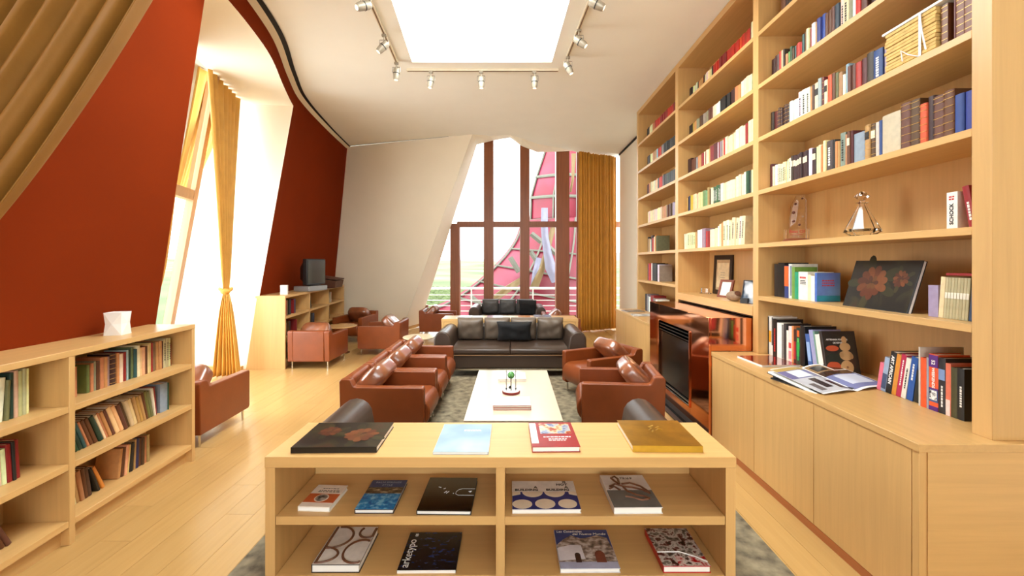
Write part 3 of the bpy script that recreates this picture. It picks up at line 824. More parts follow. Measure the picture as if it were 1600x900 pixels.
# ================================================================== TRACK LIGHTS
def track(name, a, b, label):
    a, b = Vector(a), Vector(b); L = (b-a).length
    t = empty(name, a, math.atan2((b-a).y, (b-a).x), label, 'light track', 'ceiling light tracks')
    bx('rail', plain('track_white', (228, 216, 192), 0.4), t, 0, L, -0.018, 0.018, -0.032, 0)
    bx('slot', plain('track_slot', (120, 96, 70), 0.5), t, 0.01, L-0.01, -0.007, 0.007, -0.034, -0.0319)
    return t
track('light_track', (-1.29, 2.6, ZC), (-1.475, 5.42, ZC), 'ceiling light track along the left side of the skylight')
track('light_track', (-1.40, 5.63, ZC), (0.62, 5.63, ZC), 'ceiling light track along the far side of the skylight')
track('light_track', (0.69, 5.27, ZC), (0.86, 2.6, ZC), 'ceiling light track along the right side of the skylight')
lens_m = plain('spot_lens', (255, 236, 205), 0.3, emit=1.5)
def spotlight(loc, aim, label, watts=24):
    # hangs from the track; local -Z of the head is the beam
    s = empty('track_spotlight', loc, 0, label, 'spotlight', 'track spotlights around the skylight')
    bx('adapter', M['spot'], s, -0.03, 0.03, -0.018, 0.018, -0.03, 0, bevel=0.003)
    MB().tube([(0, 0, -0.03), (0, 0, -0.075)], 0.010, 8).build('stem', M['spot'], s, smooth=40)
    d = Vector(aim).normalized(); q = d.to_track_quat('-Z', 'Y')
    piv = Vector((0, 0, -0.15)) + d*0.02
    br = MB(); pts = []
    for k in range(13):
        t = math.pi*k/12; pts.append((0.055*math.cos(t), 0, 0.075*math.sin(t)))
    br.tube([(-0.058, 0, 0), (-0.058, 0, 0.075), (0.058, 0, 0.075), (0.058, 0, 0)], 0.005, 6)
    brk = br.build('bracket', M['steel'], s); brk.location = (0, 0, -0.15)
    hd_ = MB().lathe([(0.020, 0.085), (0.040, 0.080), (0.048, 0.055), (0.050, 0.0), (0.044, -0.07), (0.036, -0.095), (0.030, -0.095)], 18).build('lamp_head', M['spot'], s, smooth=35)
    hd_.location = piv; hd_.rotation_euler = q.to_euler()
    rim = MB().lathe([(0.051, -0.006), (0.053, 0.0), (0.051, 0.006)], 18).build('rim', M['plastic'], hd_, smooth=50)
    MB().lathe([(0.029, -0.092), (0.029, -0.096)], 18).build('lens', lens_m, hd_)
    l = bpy.data.lights.new('spot_beam', 'SPOT'); l.energy = watts; l.spot_size = R(62); l.spot_blend = 0.8; l.color = (1.0, 0.83, 0.62); l.shadow_soft_size = 0.03
    lo = bpy.data.objects.new('spot_beam', l); COL.objects.link(lo); lo.parent = s
    lo.location = piv + d*0.12; lo.rotation_euler = q.to_euler()
    s.scale = (0.85, 0.85, 0.85)
    return s
ztr = ZC-0.032
def onl(y): return -1.29 + (y-2.6)/(2.82)*(-0.185)
def onr(y): return 0.86 + (y-2.6)/(2.67)*(-0.17)
spotlight((onl(3.98), 3.98, ztr), (-0.78, -0.66, -0.62), 'track spotlight left of the skylight, nearest the viewer, cut by the frame', 70)
spotlight((onl(4.72), 4.72, ztr), (-0.62, -0.15, -0.75), 'track spotlight left of the skylight, tilted to the red wall, middle one')
spotlight((onl(5.38), 5.38, ztr), (-0.05, 0.0, -1), 'track spotlight at the far left corner of the skylight, hanging straight')
spotlight((-1.08, 5.63, ztr), (-0.15, -0.1, -1), 'leftmost spotlight on the track at the far side of the skylight')
spotlight((-0.41, 5.63, ztr), (0.02, 0.0, -1), 'middle spotlight on the track at the far side of the skylight')
spotlight((0.30, 5.63, ztr), (0.02, 0.05, -1), 'rightmost spotlight on the track at the far side of the skylight')
spotlight((onr(5.23), 5.23, ztr), (0.42, -0.1, -0.9), 'track spotlight at the far right corner of the skylight')
spotlight((onr(4.62), 4.62, ztr), (0.72, -0.15, -0.62), 'track spotlight right of the skylight, tilted to the bookcase, middle one')
spotlight((onr(3.95), 3.95, ztr), (0.9, -0.1, -0.5), 'track spotlight right of the skylight at the top edge of the picture')

# ================================================================== OUTSIDE THE FAR WINDOW
tag(MB().box(-6.5, 6.5, 10.78, 12.9, -0.30, -0.06).build('floor_balcony', M['concrete'], None), kind='structure')
rl = empty('balcony_railing', (0, 12.5, -0.06), 0, 'pale metal balcony railing of horizontal bars outside the far window', 'railing')
bx('handrail', M['railing'], rl, -6, 6, -0.04, 0.04, 0.86, 0.93, bevel=0.02)
for z in (0.70, 0.54, 0.38, 0.22, 0.08):
    bx('bar', M['railing'], rl, -6, 6, -0.012, 0.012, z-0.012, z+0.012)
for x in (-4.6, -2.9, -1.2, 0.62, 2.4, 4.2):
    bx('post', M['railing'], rl, x-0.02, x+0.02, -0.02, 0.02, 0, 0.88)

# sculptural pink metal sheets of the building's canopy
def W3(x, y, Y): return Vector(((x-800)*Y/660, Y, 1.6-(y-410)*Y/660))
cv = [W3(815, 345, 16), W3(806, 372, 15.8), W3(790, 396, 15.5), W3(768, 420, 15.0), W3(738, 446, 14.5), W3(700, 470, 14.2), W3(660, 486, 14.0)]
def curve(t):
    n = len(cv)-1; i = min(int(t*n), n-1); s = t*n-i
    p0, p1, p2, p3 = cv[max(i-1, 0)], cv[i], cv[i+1], cv[min(i+2, n)]
    return 0.5*((2*p1)+(p2-p0)*s+(2*p0-5*p1+4*p2-p3)*s*s+(3*p1-p0-3*p2+p3)*s**3)
def sheetB(u, v):
    a = curve(v); b = Vector((3.4, 15.0-0.4*v, lerp(3.2, -1.9, v)))
    p = a.lerp(b, u); p.y += -1.0*math.sin(math.pi*u)*(0.4+0.6*v); return tuple(p)
def sheetA(u, v):
    le = [(0, W3(828, 345, 17)), (0.4, W3(829, 308, 17)), (0.7, W3(839, 273, 17)), (1.0, W3(858, 215, 17))]
    a = Vector((interp([(k, p.x) for k, p in le], v), 17, interp([(k, p.z) for k, p in le], v)))
    b = Vector((3.1, 15.6, 1.6+(a.z-1.6)*15.6/17.0))
    p = a.lerp(b, u); p.y -= 0.5*math.sin(math.pi*u); return tuple(p)
cn = empty('metal_canopy', (1.5, 15.0, -1.9), 0, 'curving pink metal canopy sheets with steel ribs outside the far window', 'canopy')
off = Vector((1.5, 15.0, -1.9))
def loc(fn): return lambda u, v: tuple(Vector(fn(u, v))-off)
o = MB().grid(loc(sheetB), 24, 30).build('sheet', M['pink'], cn, smooth=80, fix=False); solid(o, 0.05)
o = MB().grid(loc(sheetA), 16, 20).build('sheet', M['pink'], cn, smooth=80, fix=False); solid(o, 0.05)
def rib(fn, fixed, t, r, a=0.0, b=1.0):
    pts = []
    for k in range(17):
        s = lerp(a, b, k/16)
        p = Vector(fn(s, t) if fixed == 'v' else fn(t, s)) - off; p.y -= 0.10; pts.append(p)
    MB().tube(pts, r, 6).build('rib', M['ribsteel'], cn, smooth=60)
for t in (0.28, 0.46, 0.62, 0.78): rib(sheetB, 'v', t, 0.035)
for t in (0.02, 0.30, 0.62): rib(sheetB, 'u', t, 0.035)
for t in (0.0, 0.38, 0.66): rib(sheetA, 'v', t, 0.06)
for t in (0.01, 0.35, 0.7): rib(sheetA, 'u', t, 0.04)
def strut(p, q, w):
    a, b = Vector(p)-off, Vector(q)-off
    MB().tube([a, b], w, 4).build('strut', M['ribsteel'], cn)
strut(W3(797, 402, 14.2), W3(811, 425, 14.2), 0.09)
strut(W3(830, 365, 14.0), W3(846, 378, 14.0), 0.09)
strut(W3(829, 393, 14.0), W3(838, 407, 14.0), 0.08)
strut(W3(735, 462, 13.6), W3(750, 474, 13.6), 0.06)
strut(W3(858, 386, 14.0), W3(872, 400, 14.0), 0.08)
def reflection_strip(pts, mat):  # lavender and tan reflections in the metal, coloured in as separate strips
    m = MB(); P = [(Vector(a)-off, Vector(b)-off) for a, b in pts]
    vs = []; 
    for a, b in P: vs += [a, b]
    m.add(vs, [(2*i, 2*i+1, 2*i+3, 2*i+2) for i in range(len(P)-1)])
    solid(m.build('reflection_strip', mat, cn, smooth=70, fix=False), 0.04)
reflection_strip([(W3(846, 325, 13.5), W3(856, 325, 13.5)), (W3(845, 350, 13.4), W3(856, 350, 13.4)), (W3(846, 370, 13.4), W3(857, 370, 13.4)), (W3(849, 395, 13.3), W3(862, 395, 13.3)), (W3(852, 420, 13.3), W3(870, 420, 13.3)), (W3(862, 442, 13.3), W3(876, 440, 13.3))], M['lav'])
reflection_strip([(W3(862, 350, 13.7), W3(870, 350, 13.7)), (W3(852, 385, 13.6), W3(861, 385, 13.6)), (W3(842, 420, 13.5), W3(852, 420, 13.5)), (W3(828, 448, 13.4), W3(842, 448, 13.4))], M['beige_m'])
reflection_strip([(W3(838, 402, 13.9), W3(846, 404, 13.9)), (W3(832, 425, 13.8), W3(842, 427, 13.8)), (W3(829, 448, 13.7), W3(840, 450, 13.7))], M['lav'])
reflection_strip([(W3(815, 432, 13.4), W3(812, 445, 13.4)), (W3(792, 446, 13.3), W3(788, 462, 13.3)), (W3(762, 468, 13.2), W3(756, 482, 13.2))], M['beige_m'])
reflection_strip([(W3(893, 240, 12.6), W3(900, 240, 12.6)), (W3(893, 280, 12.6), W3(897, 280, 12.6)), (W3(890, 300, 12.6), W3(893, 300, 12.6))], M['beige_m'])

# landscape: vineyard plain, hedge rows and distant hills
def land(u, v):
    y = 22 + (v**2.2)*900; x = (u-0.5)*(60+y*3.2)
    z = -9 + 0.012*y + 1.2*math.sin(x*0.03+y*0.013)*(0.2+v)
    if v > 0.9: z += (v-0.9)*60*(0.6+0.4*math.sin(x*0.006))
    return (x, y, z)
tag(MB().grid(land, 60, 40).build('ground_vineyard', M['land'], None, smooth=80), kind='structure')
def hills(u, v):
    x = (u-0.5)*3600; h = 12 + 12*math.sin(u*9+1) + 6*math.sin(u*23)
    return (x, 1000+v*200, lerp(-5, 14+h*0.9, v))
tag(MB().grid(hills, 80, 4).build('ground_hills', M['hill'], None, smooth=80), kind='structure')
vr = MB(); rnd = random.Random(5)
for k in range(26):
    y0 = 30 + k*4.2
    for j in range(30):
        x = -38 + j*1.6 + rnd.uniform(-.4, .4)
        vr.ball((x, y0+rnd.uniform(-.5, .5), -9+0.012*y0+0.6), rnd.uniform(0.8, 1.25), 6, 4, (1, 1, 0.8))
tag(vr.build('vine_rows', M['vine'], None, smooth=80, fix=False), 'rows of green vines on the plain outside the far window', 'vines', kind='stuff')
# ================================================================== BOOKS
PAL = {
 'maroon': (88, 28, 26), 'red': (188, 40, 32), 'dred': (140, 26, 28), 'orange': (226, 88, 40), 'tan': (190, 140, 84), 'cream': (232, 218, 178),
 'white': (240, 236, 226), 'ivory': (238, 222, 182), 'beige': (196, 178, 138), 'brown': (98, 58, 36), 'dbrown': (58, 34, 26), 'black': (30, 27, 26),
 'char': (66, 60, 54), 'grey': (142, 136, 126), 'blue': (44, 66, 140), 'navy': (38, 46, 74), 'sky': (116, 156, 190), 'greyblue': (150, 166, 174),
 'teal': (44, 84, 84), 'green': (52, 88, 56), 'dgreen': (34, 60, 44), 'lgreen': (104, 150, 90), 'olive': (112, 108, 66), 'aqua': (132, 206, 204),
 'purple': (92, 44, 110), 'pink': (214, 104, 140), 'crimson': (170, 32, 66), 'ochre': (206, 138, 48), 'lav': (164, 150, 176), 'amber': (214, 160, 60), 'peach': (232, 190, 140),
}
WORD = {'dred': 'dark red', 'dbrown': 'dark brown', 'char': 'charcoal', 'greyblue': 'grey-blue', 'dgreen': 'dark green', 'lgreen': 'light green', 'lav': 'lavender', 'sky': 'pale blue'}
GILT = plain('gilt_print', (206, 164, 84), 0.35, 0.5)
INK = plain('black_ink', (20, 18, 18), 0.5); INKW = plain('white_ink', (240, 238, 232), 0.5); INKR = plain('red_ink', (196, 34, 30), 0.5)

def cover_me(t, h, d, x0, rnd):
    bt = min(0.003, t*0.15)
    x1 = x0+t
    r = min(0.006, t*0.22) if rnd else 0.0015
    out = [(x0, d), (x0, r)]
    for k in range(1, 5):
        a = math.pi*k/5
        out.append((x0+t/2-t/2*math.cos(a), r-r*math.sin(a)*1.0))
    out += [(x1, r), (x1, d), (x1-bt, d), (x1-bt, r+bt), (x0+bt, r+bt), (x0+bt, d)]
    return MB().prism(out, 'z', 0, h).mesh('book', smooth=50)
def make_book(t, h, d, rgb, loc, phi, lean=0.0, rnd=True, flags='', name='book', pages=True, rough=0.5):
    x0 = -t if lean >= 0 else 0.0
    o = link_mesh(name, cover_me(t, h, d, x0, rnd), cmat(rgb, rough))
    o.location = loc; o.rotation_euler = (0, lean, phi)
    bt = min(0.003, t*0.15)
    if pages:
        MB().box(x0+bt, x0+t-bt, 0.006, d-0.004, 0.003, h-0.004).build('pages', M['paper'], o)
    if 'g' in flags:
        m = MB()
        for fz in (0.06, 0.2, 0.36, 0.52, 0.68, 0.84, 0.95):
            m.box(x0+0.001, x0+t-0.001, -0.0008, 0.004, h*fz-0.0012, h*fz+0.0012)
        m.build('gilt_bands', GILT, o)['kind'] = 'stuff'
    if 'l' in flags:
        MB().box(x0+t*0.12, x0+t*0.88, -0.0008, 0.004, h*0.62, h*0.82).build('title_label', cmat({True: (236, 224, 190), False: (40, 34, 30)}[sum(rgb) < 330]), o)
    if 't' in flags:   # fine lettering strip along the spine
        m = MB(); k = h*0.25
        while k < h*0.8:
            q = random.uniform(0.006, 0.016)
            m.box(x0+t*0.35, x0+t*0.65, -0.0008, 0.004, k, k+q); k += q+0.005
        m.build('spine_lettering', INKW if sum(rgb) < 380 else INK, o)['kind'] = 'stuff'
    return o

ORD = ['first', 'second', 'third', 'fourth', 'fifth', 'sixth', 'seventh', 'eighth', 'ninth', 'tenth'] + ['%dth' % i for i in range(11, 21)] + ['21st', '22nd', '23rd'] + ['%dth' % i for i in range(24, 31)] + ['31st', '32nd', '33rd'] + ['%dth' % i for i in range(34, 41)] + ['41st', '42nd', '43rd'] + ['%dth' % i for i in range(44, 60)]

STUFF = {}
def stuff_book(t, h, d, rgb, loc, phi, lean):
    x0 = -t if lean >= 0 else 0.0
    X = Matrix.Translation(loc) @ Matrix.Rotation(phi, 4, 'Z') @ Matrix.Rotation(lean, 4, 'Y')
    STUFF.setdefault(rgb, MB()).box(x0, x0+t-0.0004, 0, d, 0, h, X)
def parse(spec):
    for tok in spec.split():
        if tok[0] == '_':
            yield None, float(tok[2:])/1000.0, 0, 0, '', 1; continue
        head, dim = tok.split(':'); lean = 0.0
        if '/' in dim: dim, l = dim.split('/'); lean = R(float(l))
        flags = ''.join(ch for ch in dim if ch in 'glt'); dim = ''.join(ch for ch in dim if ch not in 'glt')
        th, hh = [float(v)/1000.0 for v in dim.split('x')]
        col, n = (head.split('*')+['1'])[:2]
        for k in range(int(n)): yield col, th, hh, lean, flags, 1
def book_row(spec, place, where, group, side='left', depth=0.19, smax=9.9, fill=False, stuff=False):
    """spec tokens: colour*count:thickness x height[flags][/lean]  or  _:gap  (millimetres)"""
    items = list(parse(spec))
    books = sum(b[1]/math.cos(b[3]) + 0.0006 for b in items if b[0]); gaps = sum(b[1] for b in items if not b[0])
    k = max(0.75, min(1.7, (smax-gaps)/books))*0.985 if fill else 1.0
    s = 0.0; made = []; pa, ph = 0.0, 9.0
    for col, th, hh, lean, flags, _ in items:
        if col is None:
            s += th
            if th > 0.03: pa, ph = 0.0, 0.0
            continue
        t = th*k*random.uniform(0.88, 1.12); h = hh*random.uniform(0.965, 1.03)
        s += max(0.0, min(ph, h)*(math.tan(pa)-math.tan(lean)))
        pa, ph = lean, h
        foot = t/math.cos(lean)
        if s+foot > smax: continue
        c = tuple(max(6, min(250, int(v*random.uniform(0.9, 1.08)))) for v in PAL[col])
        # a handful of shades per colour keeps the number of materials small
        c = tuple(int(round(v/14.0)*14) for v in c)
        loc, phi = place(s+foot if lean >= 0 else s)
        d = min(depth, h*0.78)*random.uniform(0.93, 1.03)
        if stuff: stuff_book(t, h, d, c, loc, phi, lean)
        else: made.append((make_book(t, h, d, c, loc, phi, lean, True, flags), col, t, h))
        s += foot + 0.0006
    return_label(made, where, group, side)
    return made
def return_label(made, where, group, side):
    n = len(made)
    for i, (o, col, t, h) in enumerate(made):
        k = i if side == 'left' else n-1-i
        size = 'slim ' if t < 0.017 else ('thick ' if t > 0.042 else ('tall ' if h > 0.275 else ''))
        tag(o, '%s%s book, %s from the %s, %s' % (size, WORD.get(col, col), ORD[k], side, where), 'book', group)

def right_place(bay, z, back=0.105, start=0.0):
    yf = UP[bay+1][0]
    def f(s): return (SHX+back+random.uniform(-0.006, 0.006), yf-0.003-start-s, z+0.0008), -math.pi/2
    return f
NB = UP[1][0]-UP[0][1]-0.006; MBW = UP[2][0]-UP[1][1]-0.006; FB = UP[3][0]-UP[2][1]-0.006
# ---- nearest bay, from the top shelf down (left to right = far to near)
book_row('_:135 brown:60x250 dbrown*2:36x240 black*2:40x236 brown:50x240', right_place(0, SH[5]), 'top shelf, nearest bay', 'old books on the top shelf of the nearest bay', smax=NB)
book_row('dbrown*2:34x205 red:16x222 peach:14x220 dbrown:14x215 _:14 tan:18x165 lgreen:12x168 green:14x190 brown:12x176 teal:12x182 dred:14x172 red:18x178 red:12x172 '
         'teal:16x222 brown:14x226 cream:18x234 dred:12x226 white:22x246 tan:14x235 blue*2:22x248 brown*3:18x242 navy:22x244 ivory*2:24x255t grey:14x270 white:18x275 red:24x262 brown:26x270 '
         '_:30 dbrown:46x268 maroon*2:50x262 brown*3:44x254 maroon:50x248', right_place(0, SH[4]), 'second shelf, nearest bay', 'books on the second shelf of the nearest bay', smax=NB, fill=True)
book_row('dbrown:30x205 maroon:40x205 dbrown*5:21x208g white*2:34x215 white*3:30x245t tan:14x236 brown:14x238 cream:30x248l greyblue:22x252 '
         'maroon:14x262g cream:22x230l orange:30x238 brown:20x232 olive:20x228 tan:22x226 white:18x190 greyblue:16x242 brown*2:20x226 red:28x216 maroon:32x222 dbrown:40x226 '
         'blue:40x220t lav:24x214 maroon:12x230', right_place(0, SH[3]), 'third shelf, nearest bay', 'books on the third shelf of the nearest bay', smax=1.195, fill=True)
book_row('maroon:26x218 ivory:18x200 white*2:20x206 ivory*6:15x202t aqua:12x202 ivory:12x205 white:18x210t dbrown*7:20x222l _:8 white:26x236 dbrown:30x232l _:6 cream*2:22x226 tan:18x222 ivory:20x240 '
         'char:46x232t black:14x236 tan*2:16x215 grey:40x262t tan:16x240 brown:24x250l maroon:14x252 greyblue:74x212 _:8 tan:30x244gl brown:28x242gl cream:22x236 blue:18x236 '
         'beige:86x262 brown*2:42x275g orange:30x245g dbrown:30x262 brown*2:40x258g blue*2:36x222 cream:22x280 ivory:22x290', right_place(0, SH[2], 0.10), 'fourth shelf, nearest bay', 'books on the fourth shelf of the nearest bay', smax=NB, fill=True)
# ---- middle bay
book_row('black:40x215 navy:20x210 cream*3:24x212 black:16x210 tan*3:26x205 dbrown:22x222 cream*4:28x218 black:24x225 red*3:26x232 dred*3:28x240 red*5:30x245 orange:20x240 red*3:28x250 dred:22x250 cream*4:24x268',
         right_place(1, SH[5], 0.14, 0.03), 'top shelf, middle bay', 'books on the top shelf of the middle bay', smax=MBW-0.03, fill=True, stuff=True)
book_row('black*2:30x205 tan*3:24x206 grey*2:26x210 brown*2:28x214 grey*3:26x220 brown*2:28x222 cream*2:26x224 white*2:24x222 black*5:26x232g dbrown*2:26x236 tan*2:30x238 cream*6:30x244t',
         right_place(1, SH[4], 0.13, 0.03), 'second shelf, middle bay', 'books on the second shelf of the middle bay', smax=MBW-0.03, fill=True, stuff=True)
book_row('dbrown:60x238 brown*2:40x205 grey:24x206 tan*2:28x208 dred*2:20x212 white:14x216 dred:18x215 cream*2:22x218 tan:18x218 dred:50x232 maroon:46x232 white:16x226 dred:16x230 grey*2:18x232 white:14x226 red:20x230 cream*4:28x234 ivory*3:36x256 dred:30x250 cream*3:30x262',
         right_place(1, SH[3], 0.12, 0.03), 'third shelf, middle bay', 'books on the third shelf of the middle bay', smax=MBW-0.03, fill=True, stuff=True)
book_row('tan:22x205 black:16x210 navy:22x214 amber:50x208 peach*5:32x206 lgreen*3:24x208 tan:22x226 brown:18x210 cream*2:24x208 green*5:18x212t cream*6:30x216 ivory*3:32x236 cream:20x240 dgreen*2:26x244 cream:20x240',
         right_place(1, SH[2], 0.10, 0.02), 'fourth shelf, middle bay', 'books on the fourth shelf of the middle bay', smax=MBW-0.02, fill=True)
book_row('cream*2:26x195/-3 ivory*4:34x202t tan:28x205 white*2:36x215 grey:50x222 red:22x190 dred:36x188 cream*3:36x200 white:24x230 cream:24x240 tan:22x244 ivory*3:34x262t ivory*4:36x272t/4',
         right_place(1, SH[1], 0.07, 0.02), 'fifth shelf, middle bay', 'books on the fifth shelf of the middle bay', smax=MBW-0.05, fill=True)
# ---- farthest bay: the two rows that can be told apart book by book
book_row('black:20x250 tan:70x225 white:50x205 _:4 dbrown:60x262 red*2:24x215 cream*3:28x240 amber:24x250 olive*2:24x245', right_place(2, SH[1], 0.08, 0.27), 'fifth shelf, farthest bay', 'books on the fifth shelf of the farthest bay', smax=FB-0.27, stuff=True)
book_row('black:20x270 crimson:20x268 white:28x268 red*3:34x268 white:44x272 dbrown:30x270 black:200x272t char:40x262 white*2:26x262 orange:20x230 grey:20x250', right_place(2, SH[0], 0.08, 0.26), 'sixth shelf, farthest bay', 'books on the sixth shelf of the farthest bay', smax=FB-0.26, stuff=True)
book_row('black:50x285 grey*2:40x270 greyblue*2:30x250 white*2:30x245 dred:170x270 grey*3:30x240 white*3:26x230', right_place(2, WTZ, 0.06, 0.20), 'cabinet top, farthest bay', 'books on the cabinet top of the farthest bay', smax=FB-0.3, stuff=True)
# ---- farthest bay, upper rows: too small to pick apart singly
for z, start, spec in [(SH[5], 0.16, 'black*2 cream*3 tan*2 red*4 dred*6 red*4 dred*3 brown*2'), (SH[4], 0.16, 'black*2 dbrown cream*3 tan*3 aqua red*3 grey*2 black*9 char*4'),
            (SH[3], 0.15, 'maroon*2 tan*2 cream*4 peach*2 teal red*2 grey char*8 black*5'), (SH[2], 0.18, 'cream*9 ivory*4 tan*4 brown*4 lav*3 cream*3')]:
    book_row(' '.join(t+':34x205' for t in spec.split()), right_place(2, z, 0.10, start), '', '', smax=FB-start, fill=True, stuff=True)

# ---- low bookcase, left foreground: right-hand bay counted from the left, left-hand bay from the right
def left_place(y0, z, back, case=LBO, ang=LA):
    ca, sa = math.cos(ang), math.sin(ang)
    def f(s):
        lx, ly = -back+random.uniform(-0.005, 0.005), y0+s
        return (case[0]+ca*lx-sa*ly, case[1]+sa*lx+ca*ly, z+0.0008), math.pi/2+ang
    return f
LB = 0.966
b0 = -1.042+0.036+0.004
book_row('brown*2:22x172 dbrown:18x168 olive:20x180 tan*2:22x182 _:60 olive:20x176 tan:18x178 grey:14x184 brown:22x182 tan*2:24x196 grey:16x200 dbrown:40x205g _:4 tan:16x196 cream:22x190 dred:24x196 greyblue:14x204 dgreen:24x206 olive:18x210 teal:22x204 cream:20x222 '
         'peach*2:20x206 brown:16x204 peach*2:18x216 dred:14x220 olive:24x216 _:6 tan*2:22x214 brown:16x216 beige*3:20x222t dred:12x170', left_place(b0, LZ[2], 0.12), 'top shelf, left foreground bookcase', 'old books in the left foreground bookcase', depth=0.15, smax=LB-0.03, fill=True)
book_row('tan*2:20x182/-20 dgreen*2:24x185/-21 teal:22x188/-21 tan:16x186/-22 brown*2:24x186/-22 dgreen:24x190/-23 cream:16x190/-22 tan*2:22x190/-22 brown:18x195/-22 peach*2:30x200/-22 brown*2:26x200/-21 peach*2:28x205/-18 tan*3:22x200/-15 brown:20x200/-13 olive*2:26x205/-12 cream:14x215/-8 dred:16x210/-6 _:26 greyblue:70x215 green:6x216',
         left_place(b0+0.005, LZ[1], 0.10), 'middle shelf, left foreground bookcase', 'leaning books in the left foreground bookcase', depth=0.15, smax=LB)
book_row('tan:26x190/-14 peach*2:30x190/-12 tan*2:28x195/-10 brown*2:26x190/-9 black:16x185/-20 amber:22x185/-24 _:90 tan:22x195/7 brown:20x195/6 peach*2:18x198/6 black:30x190/5 tan:14x205/3 navy:26x200/3 brown*2:22x195/2 tan*2:20x200',
         left_place(b0+0.005, LZ[0], 0.12), 'bottom shelf, left foreground bookcase', 'books on the bottom shelf of the left foreground bookcase', depth=0.15, smax=LB)
bl = -2.08+0.036
book_row('_:655 tan:22x205/3 peach:20x200/3 ochre:18x205/3 orange:24x215/3 _:4 white:40x218/4 olive:16x212/2 dgreen:16x232 beige*3:20x240 cream:14x236', left_place(bl, LZ[2], 0.11), 'top shelf at the left picture edge', 'books at the left picture edge', side='right', depth=0.16, smax=1.0)
book_row('_:690 tan*2:20x190/-4 cream*3:22x190/-3 dred:26x205/-3 black:16x200/-3 dred:22x202/-3', left_place(bl, LZ[1], 0.11), 'middle shelf at the left picture edge', 'books at the left picture edge', side='right', depth=0.16, smax=1.0)
book_row('_:650 cream:24x190/-16 black:18x185/-18 tan*2:22x190/-20 brown*2:22x185/-24', left_place(bl, LZ[0], 0.11), 'bottom shelf at the left picture edge', 'books at the left picture edge', side='right', depth=0.16, smax=1.0)

# ---- television bookcase
book_row('_:60 grey:20x215 dred:18x210 tan:26x222 dred:30x220 olive:22x230 _:50 black:70x245 _:110 dred:12x215 navy:70x230', left_place(0.04, LZ[2], 0.05, TVO, TA), 'top shelf, first bay by the television', 'books below the television', smax=0.93, stuff=True)
book_row('_:60 grey:24x215 tan*2:24x210 _:90 brown:26x225 black:20x220 _:240 dred:30x215', left_place(0.04, LZ[1], 0.05, TVO, TA), 'middle shelf, first bay by the television', 'books below the television', smax=0.93, stuff=True)
book_row('_:60 tan*2:24x215 black:26x220 brown*2:24x215', left_place(0.04, LZ[0], 0.05, TVO, TA), 'bottom shelf, first bay by the television', 'books below the television', smax=0.93, stuff=True)
book_row('_:40 tan:24x215 brown:22x215 _:30 char:24x215/-5 navy:24x220/-6 black:24x215/-7', left_place(1.04, LZ[2], 0.06, TVO, TA), 'top shelf, second bay by the television', 'books below the television', smax=0.93, stuff=True)
book_row('_:60 black*3:60x225 grey:20x230 navy*2:50x225', left_place(1.04, LZ[1], 0.06, TVO, TA), 'middle shelf, second bay by the television', 'books below the television', smax=0.93, stuff=True)
book_row('_:90 olive*2:26x215 tan*2:26x210 beige:30x205 _:30 brown:26x205 cream*2:24x210', left_place(2.06, LZ[2], 0.06, TVO, TA), 'top shelf, third bay by the television', 'books below the television', smax=0.93, stuff=True)
book_row('_:100 dbrown:30x205 olive*2:30x215 brown:30x205 tan:24x210', left_place(2.06, LZ[1], 0.06, TVO, TA), 'middle shelf, third bay by the television', 'books below the television', smax=0.93, stuff=True)

# every book too small to be picked out singly, joined
sb = MB(); sb_m = []; sb_i = []
for rgb, m in STUFF.items():
    sb_m.append(cmat(rgb)); sb_i += [len(sb_m)-1]*len(m.f); sb.add(m.v, m.f)
sme = sb.mesh('small_books')
for m in sb_m: sme.materials.append(m)
sme.polygons.foreach_set('material_index', sb_i)
so_ = bpy.data.objects.new('small_books', sme); COL.objects.link(so_)
tag(so_, 'distant small books on upper shelves, farthest bay and television bookcase', 'books', kind='stuff')
# ================================================================== PARTICULAR BOOKS AND ORNAMENTS
SPD = Matrix(((0, 1, 0), (0, 0, -1), (-1, 0, 0))).to_euler()       # spine lettering reading downwards
SPU = Matrix(((0, -1, 0), (0, 0, -1), (1, 0, 0))).to_euler()       # spine lettering reading upwards
FAC = (R(90), 0, R(90))                                            # lettering on the side cover (+x)
def rbook(y, z, t, h, d, rgb, label, back=0.09, lean=0.0, rough=0.4, cat='book', flags=''):
    o = make_book(t, h, d, rgb, (SHX+back, y, z+0.0008), -math.pi/2, R(lean), False, flags, rough=rough)
    return tag(o, label, cat)
def band(o, x0, x1, z0, z1, rgb, name='spine_band'):
    MB().box(x0, x1, -0.0009, 0.004, z0, z1).build(name, cmat(rgb), o)

def scrawl(o, mat, x, z, n, w, h=0.004, mode='spine', gap=0.007, zt=0.0):
    # illegible small lettering: short word-like dashes in n lines
    m = MB()
    for k in range(n):
        p = -w/2
        while p < w/2-0.004:
            q = min(random.uniform(0.006, 0.016), w/2-p)
            zz = z-k*gap
            if mode == 'spine': m.box(x-h/2+k*gap, x+h/2+k*gap, -0.0012, 0.003, z+p, z+p+q)
            elif mode == 'spine_h': m.box(x+p, x+p+q, -0.0012, 0.003, zz, zz+h)
            elif mode == 'side': m.box(zt-0.0004, zt+0.0005, x+p, x+p+q, zz, zz+h)
            else: m.box(x+p, x+p+q, zz, zz+h, zt, zt+0.0005)
            p += q+0.0035
    m.build('small_lettering', mat, o)['kind'] = 'stuff'
def strokes(o, lst, z, r, mat, name='cover_figure'):
    for pts in lst: MB().tube([(x, y, z) for x, y in pts], r, 5).build(name, mat, o, smooth=60)
